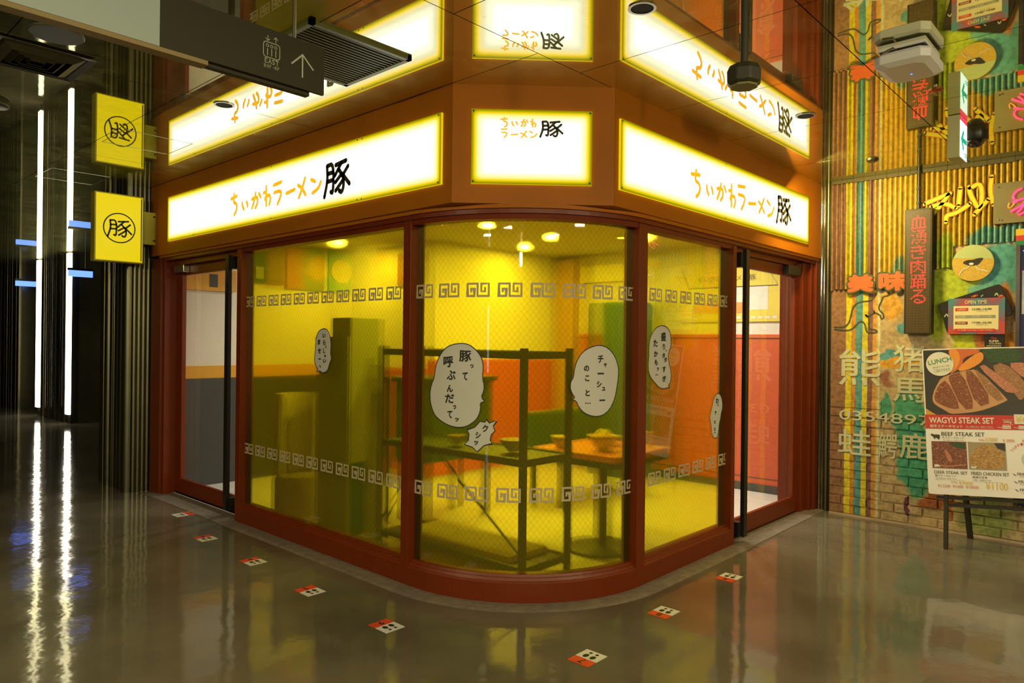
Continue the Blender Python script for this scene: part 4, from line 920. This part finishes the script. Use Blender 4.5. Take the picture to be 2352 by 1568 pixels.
for i in range(40):
    y = 2.24 - i * .09; mb.box(6.628, 6.668, y - .088, y, H - .03 - rb.uniform(0, .012), H - .001)
obj('trim_3', mb, pm('rusty_angle', (.10, .085, .03), .8), kind='structure', label='dark crusted angle strip between wall and ceiling')

mpW = plane((6.635, 0, 0), (0, -1, 0), (0, 0, 1), (-1, 0, 0))     # a = -y
W_ = lambda pts: [(-y, z) for y, z in pts]
CREAM = pm('cream_paint', (.58, .58, .36), .7, var=.2, scale=30); RORG = pm('red_orange_paint', (.70, .13, .03), .6, var=.15); DKGR = pm('dark_green_line', (.06, .07, .02), .6)
YPT = pm('yellow_paint', (.82, .66, .02), .6, var=.1); OUT = pm('orange_outline', (.55, .2, .02), .6)
kg = thing('painted_kangaroo', (6.635, 2.0, 1.6), 'outline drawing of a kangaroo painted on the wall beside the metal column', 'mural')
KAN = [[(2.213, 1.64), (2.119, 1.63), (2.075, 1.635), (2.032, 1.68), (2.004, 1.71), (1.975, 1.705), (1.956, 1.67), (1.95, 1.619), (1.932, 1.611), (1.862, 1.612), (1.866, 1.634), (1.927, 1.644), (1.932, 1.679), (1.928, 1.74), (1.957, 1.766)],
 [(2.213, 1.661), (2.129, 1.66), (2.09, 1.701), (2.076, 1.773), (2.067, 1.824), (2.039, 1.864), (1.996, 1.883), (1.92, 1.886), (1.888, 1.915), (1.87, 1.959), (1.861, 1.994), (1.838, 1.983), (1.819, 1.982), (1.787, 1.966), (1.766, 1.94), (1.782, 1.926), (1.823, 1.922), (1.832, 1.878), (1.855, 1.834), (1.845, 1.799), (1.817, 1.778), (1.812, 1.743), (1.826, 1.726), (1.84, 1.744), (1.835, 1.758), (1.887, 1.789), (1.938, 1.745), (1.957, 1.766)], [(1.887, 1.784), (1.891, 1.799)]]
decal('outline', strokes([W_(k) for k in KAN], .012), plane((6.664, 0, 0), (0, -1, 0), (0, 0, 1), (-1, 0, 0)), 0, DKGR, kg)
bm_ = thing('painted_lettering', (6.635, 1.86, 1.95), 'red orange two character lettering painted above the kangaroo', 'mural', 'lettering painted on the wall')
for ch_, y0, y1, z0, z1 in (('美', 2.114, 1.874, 1.95, 2.13), ('味', 1.862, 1.604, 1.95, 2.14)):
    decal('letter_outline', thick(ch_, -y0 - .004, -y1 + .004, z0 - .004, z1 + .004, .018), mpW, -.0015, DKGR, bm_); decal('letter', thick(ch_, -y0 + .012, -y1 - .012, z0 + .012, z1 - .012, .010), mpW, .0, RORG, bm_)
sc_ = thing('painted_scrawl', (6.635, 1.25, 2.6), 'yellow brushed scrawl painted on the corrugated sheet', 'mural', 'lettering painted on the wall')
SCR = [[(1.508, 2.67), (1.424, 2.698), (1.325, 2.733)], [(1.333, 2.729), (1.381, 2.65), (1.448, 2.577)], [(1.457, 2.64), (1.365, 2.662), (1.279, 2.61)], [(1.252, 2.765), (1.263, 2.626)], [(1.351, 2.505), (1.348, 2.561), (1.29, 2.564), (1.218, 2.607), (1.183, 2.635)], [(1.188, 2.756), (1.102, 2.795), (1.108, 2.553), (1.179, 2.69), (1.192, 2.766)], [(1.154, 2.544), (1.062, 2.652)], [(1.041, 2.827), (1.051, 2.71), (1.027, 2.607)]]
decal('stroke_outline', strokes([W_(k) for k in SCR], .040), mpW, -.0015, OUT, sc_); decal('stroke_fill', strokes([W_(k) for k in SCR], .026), mpW, 0, YPT, sc_)
mpK = plane((6.649, 0, 0), (0, -1, 0), (0, 0, 1), (-1, 0, 0))
for ch_, lb, (y0, y1, z0, z1), bo in (('熊', 'large cream kanji high on the left, over the stripes', (2.175, 1.83, 1.15, 1.47), .03), ('猪', 'large cream kanji beside the upper left corner of the menu board', (1.731, 1.496, 1.28, 1.514), .03), ('馬', 'cream kanji under the boar kanji beside the menu board', (1.734, 1.483, 1.031, 1.234), .03),
                        ('蛙', 'cream kanji low on the left over the bricks', (2.173, 1.897, .544, .761), .02), ('鰐', 'cream kanji low between two others over the bricks', (1.84, 1.694, .544, .761), .02), ('鹿', 'cream kanji low beside the menu board edge', (1.674, 1.447, .561, .776), .03)):
    t = thing('painted_kanji', (6.649, y0, z0), lb, 'mural', 'kanji painted on the wall'); decal('letter', thick(ch_, -y0, -y1, z0, z1, bo * .09), mpK, -.0145 if z0 > 1 else 0, CREAM, t)
t = thing('painted_number', (6.649, 1.8, .85), 'cream painted digits across the bricks', 'mural'); decal('digits', text('0354897', -2.163, -1.44, .845, .93, .004), mpK, 0, CREAM, t)

# round ostrich picture
t = thing('ostrich_picture', (6.64, 1.16, 2.16), 'round wall picture of a black and white ostrich on ochre grass', 'picture')
circ = lambda cy_, cz, ry, rz, n=40, a0=0, a1=2 * math.pi: [(-cy_ + ry * math.cos(a0 + (a1 - a0) * k / n), cz + rz * math.sin(a0 + (a1 - a0) * k / n)) for k in range(n)]
mb = MB(); V = [mpW(a, b, d) for d in (-.02, .004) for a, b in circ(1.16, 2.162, .141, .143)]; mb.add(V, [tuple(range(40)), tuple(range(40, 80))[::-1]] + [(i, (i + 1) % 40, 40 + (i + 1) % 40, 40 + i) for i in range(40)])
obj('picture_disc', mb, pm('ochre_grass', (.55, .36, .05), .6, var=.3, scale=60), t)
decal('sky_part', fan(circ(1.16, 2.162, .14, .142, 20, .18, math.pi - .18), 1, 0), mpW, .0055, pm('pale_sky', (.42, .50, .22), .6, var=.2), t)
decal('ostrich_body', fan([(-a, b) for a, b in [(1.234, 2.167), (1.199, 2.188), (1.159, 2.185), (1.128, 2.197), (1.085, 2.198), (1.104, 2.172), (1.127, 2.142), (1.166, 2.14), (1.198, 2.146)]], 1, 1), mpW, .007, BLKP, t)
decal('ostrich_wing', fan([(-1.19, 2.16), (-1.16, 2.166), (-1.15, 2.15), (-1.175, 2.142)], 1, 1), mpW, .008, PAPER, t)
decal('ostrich_leg', strokes([[(-1.18, 2.14), (-1.20, 2.12), (-1.23, 2.115), (-1.25, 2.07)]], .006), mpW, .0075, PAPER, t); decal('ostrich_leg', strokes([[(-1.14, 2.14), (-1.13, 2.11), (-1.08, 2.10), (-1.06, 2.085)]], .006), mpW, .0075, PAPER, t)

# black card and opening hours board
t = thing('black_card_sign', (6.64, 1.14, 1.7), 'tilted black rounded card behind the opening hours board', 'sign')
q = [(-1.394, 1.846), (-.976, 1.992), (-.892, 1.752), (-1.33, 1.60)]
def roundpoly(p, r=.03):
    o = []
    for i in range(len(p)):
        a, b, c = Vector(p[i - 1]), Vector(p[i]), Vector(p[(i + 1) % len(p)]); u = (a - b).normalized() * r; v = (c - b).normalized() * r
        for k in range(5):
            s = k / 4; o.append(tuple(b + u * (1 - s) ** 2 + v * s ** 2))
    return o
rp = roundpoly(q); n_ = len(rp); mb = MB(); mb.add([mpW(a, b, d) for d in (-.02, .006) for a, b in rp], [tuple(range(n_)), tuple(range(n_, 2 * n_))[::-1]] + [(i, (i + 1) % n_, n_ + (i + 1) % n_, n_ + i) for i in range(n_)])
obj('card', mb, BLACK, t)
decal('light_marks', strokes([[(-1.35, 1.74), (-1.335, 1.765), (-1.325, 1.74)], [(-1.10, 1.895), (-1.09, 1.905)], [(-1.01, 1.90), (-1.0, 1.92), (-.99, 1.9)]], .008), mpW, .008, CREAM, t)
decal('coloured_marks', strokes([[(-1.16, 1.895), (-1.13, 1.905)], [(-.985, 1.885), (-.97, 1.90), (-.955, 1.885)]], .014), mpW, .008, RORG, t)
op = thing('opening_hours_sign', (6.63, 1.13, 1.6), 'red and blue opening hours board on the painted wall', 'sign')
def grad(N, L):
    geo = N.new('ShaderNodeNewGeometry'); nz = N.new('ShaderNodeTexNoise'); nz.inputs['Scale'].default_value = 6; L.new(geo.outputs['Position'], nz.inputs['Vector'])
    cr = N.new('ShaderNodeValToRGB'); e = cr.color_ramp.elements; e[0].position = .35; e[0].color = (.06, .22, .28, 1); e[1].position = .62; e[1].color = (.5, .07, .05, 1); x = e.new(.5); x.color = (.25, .1, .16, 1)
    L.new(nz.outputs['Fac'], cr.inputs[0]); b = N.new('ShaderNodeBsdfPrincipled'); b.inputs['Roughness'].default_value = .5; L.new(cr.outputs[0], b.inputs['Base Color']); return b.outputs[0]
GRAD = fx_material('red_blue_print', grad)
obj('board', B(6.622, 6.655, .943, 1.324, 1.60, 1.882), GRAD, op)
mpO = plane((6.622, 1.324, 1.60), (0, -1, 0), (0, 0, 1), (-1, 0, 0)); CRM = pm('cream_panel', (.74, .66, .36), .6, var=.03); MAR = pm('maroon_label', (.25, .03, .03), .6); REDL = pm('red_label', (.55, .04, .03), .6); GRY = pm('grey_label', (.26, .27, .2), .6)
decal('cream_panel', rect(.038, .34, .035, .222), mpO, .0015, CRM, op)
decal('heading', text('OPEN TIME', .115, .262, .238, .266, .012), mpO, .002, CRM, op)
decal('red_tag', rect(.05, .138, .182, .206), mpO, .003, REDL, op); decal('grey_tag', rect(.05, .32, .126, .148), mpO, .003, GRY, op); decal('maroon_tag', rect(.05, .136, .076, .098), mpO, .003, MAR, op); decal('red_tag', rect(.046, .318, .018, .042), mpO, .003, REDL, op)
decal('tag_lettering', merge([text('LUNCH', .066, .122, .187, .2, .01), text('CLOSE', .064, .12, .131, .143, .01), text('DINNER', .062, .124, .081, .093, .01), text('※ 火曜 Tuesday 17:00 OPEN', .07, .30, .024, .036)]), mpO, .004, CRM, op)
decal('hours_lettering', merge([text('12:00~16:00', .165, .295, .188, .203, .01), text('(16:00 L.O.)', .195, .27, .176, .184), text('17:00~22:30', .165, .295, .082, .097, .01), text('(22:00 L.O.)', .195, .27, .067, .076)]), mpO, .004, BLKP, op)
decal('close_lettering', text('16:00~17:00', .165, .295, .131, .145, .01), mpO, .004, PALE, op)
t = thing('small_black_notice', (6.65, 1.01, 1.48), 'small black notice under the opening hours board', 'notice')
obj('card', B(6.64, 6.662, .949, 1.077, 1.478, 1.598), BLACK, t); mpN = plane((6.64, 1.077, 1.478), (0, -1, 0), (0, 0, 1), (-1, 0, 0))
decal('lettering', merge([text('SUPER', .03, .095, .06, .075, .02), text('COLONIA', .03, .11, .042, .055, .01)]), mpN, .001, CRM, t); decal('lettering', text('The', .04, .08, .082, .1, .01), mpN, .001, REDL, t)
decal('light_band', rect(0, .128, 0, .02), mpN, .001, CRM, t); decal('small_print', merge([rect(.015 + .012 * i, .024 + .012 * i, .027, .033) for i in range(8)]), mpN, .001, CRM, t)

# LED text sign
ls = thing('led_text_sign', (6.6, 1.55, 1.6), 'tall narrow dot matrix sign with glowing red characters', 'sign')
LX = 6.565
obj('case', B(LX, 6.66, 1.432, 1.632, 1.60, 2.625), pm('led_case', (.025, .02, .006), .5), ls, bev=.003)
obj('dark_screen', B(LX - .002, LX, 1.444, 1.62, 1.612, 2.613), pm('led_dark', (.022, .012, .003), .5), ls)
PITCH = .0072; NC, NR = 24, 139
def intri(p, a, b, c):
    d1 = (p[0] - b[0]) * (a[1] - b[1]) - (a[0] - b[0]) * (p[1] - b[1]); d2 = (p[0] - c[0]) * (b[1] - c[1]) - (b[0] - c[0]) * (p[1] - c[1]); d3 = (p[0] - a[0]) * (c[1] - a[1]) - (c[0] - a[0]) * (p[1] - a[1])
    return not ((d1 < 0 or d2 < 0 or d3 < 0) and (d1 > 0 or d2 > 0 or d3 > 0))
lit = set()
for k, chh in enumerate('血湧き肉踊る'):
    V, F, x0, x1, y0, y1 = glyphs(chh, .0)
    for r in range(16):
        for c in range(16):
            hit = 0
            for ox in (-.25, .25):
                for oy in (-.25, .25):
                    p = (x0 + (x1 - x0) * (c + .5 + ox) / 16, y1 - (y1 - y0) * (r + .5 + oy) / 16)
                    for f in F:
                        if any(intri(p, V[f[0]], V[f[i]], V[f[i + 1]]) for i in range(1, len(f) - 1)): hit += 1; break
            if hit >= 2: lit.add((c + 4, 5 + k * 17 + r))
mb1, mb2 = MB(), MB()
for r in range(NR):
    for c in range(NC):
        y = 1.616 - PITCH * (c + .5); z = 2.61 - PITCH * (r + .5); s = .0027 if (c, r) in lit else .0019
        m = mb1 if (c, r) in lit else mb2
        m.add([(LX - .004, y, z - s), (LX - .004, y - s, z), (LX - .004, y, z + s), (LX - .004, y + s, z)], [(0, 1, 2, 3)])
obj('unlit_dots', mb2, pm('dot_unlit', (.36, .26, .08), .5), ls, kind='stuff', fixn=False); obj('lit_dots', mb1, em('dot_lit', (1, .06, .035), 3.0), ls, kind='stuff', fixn=False, label='glowing red dots forming characters')
cdn = thing('conduit_pipe', (6.63, 1.54, 2.62), 'dark conduit pipe running from the dot matrix sign up to the ceiling', 'pipe')
obj('pipe', MB().tube([(6.62, 1.543, 2.625), (6.62, 1.543, H)], .014, 10), BLACK, cdn, smooth=True)
for z in (2.68, 2.80, 2.93): obj('pipe_clip', MB().lathe((6.62, 1.543, z), [(.019, -.008), (.019, .008)], 10), DARKST, cdn)

# neon plate
t = thing('neon_sign', (6.62, .8, 2.45), 'grey square plate with red neon tubes at the right edge', 'sign')
obj('back_plate', B(6.60, 6.64, .45, 1.022, 2.448, 2.761), pm('plate_grey', (.22, .19, .08), .5, var=.25), t, bev=.002)
NEON = em('neon_red', (1, .03, .1), 3.5); NEO = em('neon_orange', (1, .3, .02), 1.5)
for pts in ([(.84, 2.70), (.88, 2.68), (.90, 2.64), (.87, 2.60)], [(.90, 2.60), (.84, 2.62), (.78, 2.63)], [(.91, 2.53), (.86, 2.56), (.80, 2.60)], [(.86, 2.50), (.82, 2.52), (.78, 2.58)], [(.87, 2.52), (.84, 2.55), (.82, 2.60)], [(.78, 2.68), (.72, 2.55)], [(.66, 2.7), (.7, 2.6), (.62, 2.52)]):
    obj('neon_tube', MB().tube([(6.59, y, z) for y, z in smooth_line(pts, 1)], .007, 8), NEON, t, smooth=True)
obj('neon_tube', MB().tube([(6.59, y, z) for y, z in smooth_line([(.92, 2.60), (.93, 2.565), (.91, 2.56), (.87, 2.62)], 2)], .003, 8), NEO, t, smooth=True, label='thin orange tube')
for y, z in ((.99, 2.73), (.99, 2.48), (.97, 2.475)): obj('bolt', MB().lathe((6.598, y, z), [(.006, -.004), (.006, .004)], 8, 'x'), STEEL, t)
# framed display at the right edge
t = thing('framed_display', (6.62, .6, 1.4), 'blue framed display cut by the right edge of the view', 'display')
DB = pm('deep_blue', (.03, .03, .12), .35)
obj('display_panel', B(6.60, 6.66, .2, .85, .3, 2.27), DB, t); obj('side_rail', B(6.585, 6.60, .846, .872, .3, 2.275), pm('rail_dark', (.12, .1, .09), .25, .8), t)
obj('top_band', B(6.625, 6.66, .2, .88, 2.275, 2.31), pm('band_green', (.02, .22, .08), .5), t); obj('top_band', B(6.625, 6.66, .2, .88, 2.31, 2.35), pm('band_red', (.6, .05, .03), .5), t); obj('top_band', B(6.625, 6.66, .2, .88, 2.35, 2.40), pm('band_yellow', (.75, .5, .03), .5), t)
obj('picture', B(6.595, 6.60, .3, .835, 1.75, 2.08), pm('grey_picture', (.4, .4, .42), .5, var=.6, scale=14), t); obj('blue_line', B(6.594, 6.60, .3, .83, 2.225, 2.232), BLUE, t)

# ------------------------------------------------------------ menu board on its easel
bd = thing('menu_board', (6.1, 1.334, .392), 'white printed steak menu board standing on a black easel', 'menu board')
wv = Vector((.259, -.966, 0)).normalized(); nv = Vector((.966, .259, 0)).normalized(); le = math.radians(8)
uv_ = nv * math.sin(le) + Vector((0, 0, 1)) * math.cos(le); ro = math.radians(2.6)
r2 = wv * math.cos(ro) + uv_ * math.sin(ro); u2 = -wv * math.sin(ro) + uv_ * math.cos(ro); nn = r2.cross(u2)
mpM = plane((6.1, 1.334, .392), r2, u2, nn)
BWD, BHT = .80, 1.095
mb = MB(); rp = roundpoly([(0, 0), (BWD, 0), (BWD, BHT), (0, BHT)], .015); n_ = len(rp)
mb.add([mpM(a, b, d) for d in (-.008, 0) for a, b in rp], [tuple(range(n_)), tuple(range(n_, 2 * n_))[::-1]] + [(i, (i + 1) % n_, n_ + (i + 1) % n_, n_ + i) for i in range(n_)])
obj('board_panel', mb, pm('board_white', (.80, .77, .74), .35, var=.02), bd)
pc_ = lambda pts: [((x - 110) * .000344, 1.093 - (y - 172) * .000421) for x, y in pts]
PB = pm('photo_black', (.022, .018, .010), .5, var=.5, scale=20); 
decal('photo_background', rect(.008, BWD - .006, .59, 1.086), mpM, .001, PB, bd)
decal('wood_edge', fan([(.008, .592), (.075, .592), (.04, .615), (.008, .64)], 1, 0), mpM, .0015, pm('wood_orange', (.62, .32, .06), .5), bd)
decal('garnish', fan(pc_([(1280, 185), (1900, 185), (1960, 420), (1600, 440), (1350, 420), (1250, 260)]), 2, 1), mpM, .0015, pm('leaf_green', (.03, .07, .02), .6, var=.8, scale=80), bd)
CARROT = pm('carrot_orange', (.80, .28, .02), .45, var=.15); CAR2 = pm('carrot_red', (.62, .13, .02), .45, var=.15)
decal('carrot', fan(pc_([(620, 175), (1220, 185), (1180, 260), (900, 330), (860, 500), (700, 600), (620, 640), (640, 400), (630, 280)]), 2, 1), mpM, .002, CAR2, bd)
decal('carrot', fan(pc_([(620, 175), (780, 180), (840, 330), (800, 460), (700, 570), (640, 620), (660, 400)]), 2, 1), mpM, .0025, CARROT, bd)
decal('carrot', fan(pc_([(1190, 235), (1270, 270), (1260, 400), (1050, 530), (820, 590), (780, 540), (950, 380)]), 2, 1), mpM, .003, CARROT, bd)
def meat(name, c1, c2):
    def f(N, L):
        tc = N.new('ShaderNodeTexCoord'); mp_ = N.new('ShaderNodeMapping'); mp_.inputs['Rotation'].default_value = (0.0, 0, 0); mp_.inputs['Scale'].default_value = (60, 60, 110)
        L.new(tc.outputs['Object'], mp_.inputs[0]); nz = N.new('ShaderNodeTexNoise'); nz.inputs['Scale'].default_value = 1; nz.inputs['Detail'].default_value = 6; nz.inputs['Roughness'].default_value = .7; L.new(mp_.outputs[0], nz.inputs['Vector'])
        cr = N.new('ShaderNodeValToRGB'); e = cr.color_ramp.elements; e[0].position = .35; e[0].color = c1 + (1,); e[1].position = .6; e[1].color = c2 + (1,); x = e.new(.68); x.color = (.72, .5, .36, 1)
        L.new(nz.outputs['Fac'], cr.inputs[0]); b = N.new('ShaderNodeBsdfPrincipled'); b.inputs['Roughness'].default_value = .5; L.new(cr.outputs[0], b.inputs['Base Color']); return b.outputs[0]
    return fx_material(name, f)
MEAT = meat('seared_meat', (.12, .025, .008), (.30, .085, .022)); MEAT2 = meat('pink_meat', (.38, .12, .06), (.55, .22, .12)); MEAT3 = meat('brown_meat', (.24, .10, .035), (.38, .18, .06)); FAT = pm('fat_edge', (.55, .28, .12), .5)
decal('meat_edge', fan(pc_([(262, 1110), (290, 960), (370, 820), (450, 700), (640, 630), (870, 580), (1150, 545), (1650, 1080), (1640, 1110), (1410, 1205), (1120, 1300), (760, 1340), (590, 1345), (500, 1285), (320, 1190)]), 3, 1), mpM, .003, FAT, bd)
for pts in ([(300, 1090), (330, 960), (400, 830), (560, 720), (800, 1240), (640, 1260), (400, 1170)], [(575, 700), (640, 640), (860, 590), (1070, 1240), (830, 1270)], [(885, 590), (1060, 570), (1390, 1130), (1090, 1225)], [(1080, 570), (1150, 560), (1630, 1070), (1410, 1125)]):
    decal('steak_slice', fan(pc_(pts), 2, 1), mpM, .0045, MEAT if pts[0][0] < 900 else MEAT3, bd)
decal('steak_slice', fan(pc_([(1370, 520), (1620, 420), (1980, 760), (2000, 960), (1880, 1130), (1760, 960)]), 2, 1), mpM, .0035, MEAT3, bd)
decal('steak_slice', fan(pc_([(1660, 450), (2000, 440), (2400, 560), (2420, 800), (2000, 760)]), 2, 1), mpM, .003, MEAT2, bd)
decal('steak_slice', fan(pc_([(1165, 515), (1250, 470), (1300, 490), (1860, 920), (1850, 970), (1700, 975), (1600, 940)]), 2, 1), mpM, .005, MEAT2, bd)
decal('round_label', fan([(.114 + .091 * math.cos(k * .2618), .978 + .092 * math.sin(k * .2618)) for k in range(24)], 1, 1), mpM, .0055, PAPER, bd)
GRT = pm('green_print', (.04, .25, .07), .6)
decal('lettering', merge([text('LUNCH', .036, .192, .985, 1.02, .008, rot=.2), text('またはディナーでも', .066, .176, .950, .966, .0, rot=.14), text('ご注文できます', .072, .18, .920, .942, .0, rot=.14)]), mpM, .007, GRT, bd)
decal('red_band', rect(0.0, BWD, .486, .592), mpM, .0012, REDL, bd)
BPT = dict(b=PAPER)
decal('lettering', merge([text('WAGYU STEAK SET', .025, .44, .528, .574, .022), text('和牛ステーキセット', .03, .242, .494, .518, .014), text('ご飯・味噌汁付き／単品もできます', .258, .43, .499, .512), text('200g', .496, .546, .532, .552, .015), text('300g', .457, .484, .497, .507), text('400g', .556, .582, .497, .507)]), mpM, .002, PAPER, bd)
decal('thin_rule', merge([rect(.258, .44, .4945, .4955), rect(.49, .556, .558, .56), rect(.49, .556, .524, .526)]), mpM, .002, PAPER, bd)
decal('price_patch', merge([rect(.562, .76, .53, .60), rect(.488, .54, .494, .518), rect(.585, .64, .494, .518)]), mpM, .002, PAPER, bd)
YPR = pm('yellow_marker', (.72, .50, .08), .6); OPR = pm('orange_marker', (.66, .24, .08), .6)
decal('price', merge([text('¥6800', .572, .74, .54, .59, .0), text('¥1100', .365, .50, .05, .105), text('¥3800', .378, .455, .398, .43), text('¥9000', .198, .286, .078, .104)]), mpM, .003, YPR, bd)
decal('price', merge([text('200g', .337, .375, .398, .416), text('¥ 2800', .485, .555, .398, .42), text('¥ 1800', .60, .68, .398, .42), text('¥9900', .49, .538, .499, .512), text('¥13200', .587, .637, .499, .512), text('200g', .148, .188, .085, .1), text('¥13200  ¥5400  ¥10000', .062, .32, .052, .074)]), mpM, .003, OPR, bd)
decal('lettering', merge([text('BEEF STEAK SET', .102, .376, .434, .464, .004), text('牛ステーキセット', .106, .245, .412, .428), text('ご飯・味噌汁付き／単品もできます', .108, .245, .398, .406), text('DEER STEAK SET', .044, .256, .152, .174, .004), text('鹿ステーキセット', .048, .182, .130, .145),
    text('ご飯・味噌汁付き／単品もできます', .05, .185, .114, .122), text('FRIED CHICKEN SET', .279, .512, .152, .176, .004), text('唐揚げ定食', .285, .378, .128, .145), text('ご飯・味噌汁付き', .286, .4, .112, .12), text('FRIED', .56, .63, .162, .182), text('FRIED', .565, .635, .108, .128), text('FRIED', .57, .64, .05, .07), text('ワニの唐揚げ', .57, .64, .148, .158), text('ウサギの唐揚げ', .57, .65, .094, .103), text('ナマズの唐揚げ', .575, .65, .035, .044)]), mpM, .003, OLIVE, bd)
decal('thin_rule', merge([rect(.108, .29, .392, .393), rect(.05, .235, .108, .109), rect(.287, .475, .105, .106)]), mpM, .003, OLIVE, bd)
cow = [(.03, .438), (.04, .45), (.05, .443), (.085, .443), (.092, .436), (.09, .418), (.084, .405), (.082, .418), (.06, .418), (.056, .404), (.052, .418), (.044, .43)]
decal('cow_symbol', fan(cow, 1, 0), mpM, .003, OLIVE, bd)
for dx, dy in ((0, 0), (.005, -.054), (.008, -.11)): decal('animal_symbol', fan([(.53 + dx, .178 + dy), (.545 + dx, .168 + dy), (.556 + dx, .158 + dy), (.548 + dx, .16 + dy), (.54 + dx, .165 + dy)], 1, 1), mpM, .003, OLIVE, bd)
MEAT4 = meat('roast_print', (.05, .02, .01), (.30, .08, .03)); CHK = meat('fried_print', (.22, .09, .02), (.55, .32, .09))
decal('food_photo', rect(.034, .258, .192, .392), mpM, .002, MEAT4, bd); decal('food_detail', fan([(.11, .35), (.15, .3), (.165, .25), (.15, .235), (.13, .26)], 1, 1), mpM, .003, MEAT2, bd)
decal('food_detail', fan([(.14, .385), (.25, .385), (.25, .34), (.19, .35)], 1, 0), mpM, .003, MATS['leaf_green'], bd); decal('food_detail', strokes([[(.045, .22), (.12, .205), (.25, .225)]], .006), mpM, .003, FAT, bd)
decal('animal_symbol', fan([(.045, .2), (.047, .216), (.065, .222), (.08, .215), (.083, .2), (.072, .205), (.06, .2)], 1, 0), mpM, .004, PAPER, bd)
decal('food_photo', rect(.268, .50, .192, .392), mpM, .002, pm('photo_tan', (.36, .28, .16), .6), bd); decal('food_detail', fan([(.28, .21), (.27, .28), (.31, .34), (.36, .375), (.42, .37), (.47, .33), (.495, .28), (.48, .21), (.38, .196)], 3, 1), mpM, .003, CHK, bd)
decal('food_detail', fan([(.43, .388), (.497, .388), (.497, .33), (.45, .35)], 1, 0), mpM, .0025, PB, bd); decal('animal_symbol', fan([(.28, .2), (.283, .218), (.297, .212), (.315, .22), (.31, .2)], 1, 0), mpM, .004, PAPER, bd)
arc = []
for i, c in enumerate('TOPPING MENU'):
    if c == ' ': continue
    a = math.radians(150 - i * 10.5); arc.append(text(c, .63 + .105 * math.cos(a) - .006, .63 + .105 * math.cos(a) + .006, .285 + .105 * math.sin(a) - .009, .285 + .105 * math.sin(a) + .009, .0, rot=a - math.pi / 2))
decal('lettering', merge(arc), mpM, .003, REDL, bd)
decal('topping_photo', fan([(.64 + .05 * math.cos(k * .5236), .275 + .055 * math.sin(k * .5236)) for k in range(12)], 1, 1), mpM, .002, MATS['sign_grey'], bd); decal('food_detail', fan([(.60, .25), (.61, .285), (.64, .29), (.67, .26), (.64, .235)], 1, 1), mpM, .003, CARROT, bd)
# easel
ez = thing('wooden_easel', (6.2, 1.0, 0), 'black wooden easel under the menu board', 'easel')
EB = pm('easel_black', (.02, .016, .008), .5)
obj('leg', MB().bar(mpM(.095, -.394, -.03), mpM(.16, .9, -.03), .036, .026), EB, ez); obj('leg', MB().bar(mpM(.70, -.44, -.03), mpM(.62, .9, -.03), .036, .026), EB, ez)
obj('leg', MB().bar((6.57, 1.145, .0), mpM(.2, .88, -.07), .034, .026), EB, ez); obj('leg', MB().bar((6.50, .62, 0), mpM(.6, .88, -.07), .034, .026), EB, ez)
obj('crossbar', MB().bar(mpM(.05, -.022, -.03), mpM(.78, -.022, -.03), .026, .022), EB, ez); obj('crossbar', MB().bar(mpM(.10, -.075, -.03), mpM(.68, -.075, -.03), .026, .024), EB, ez)
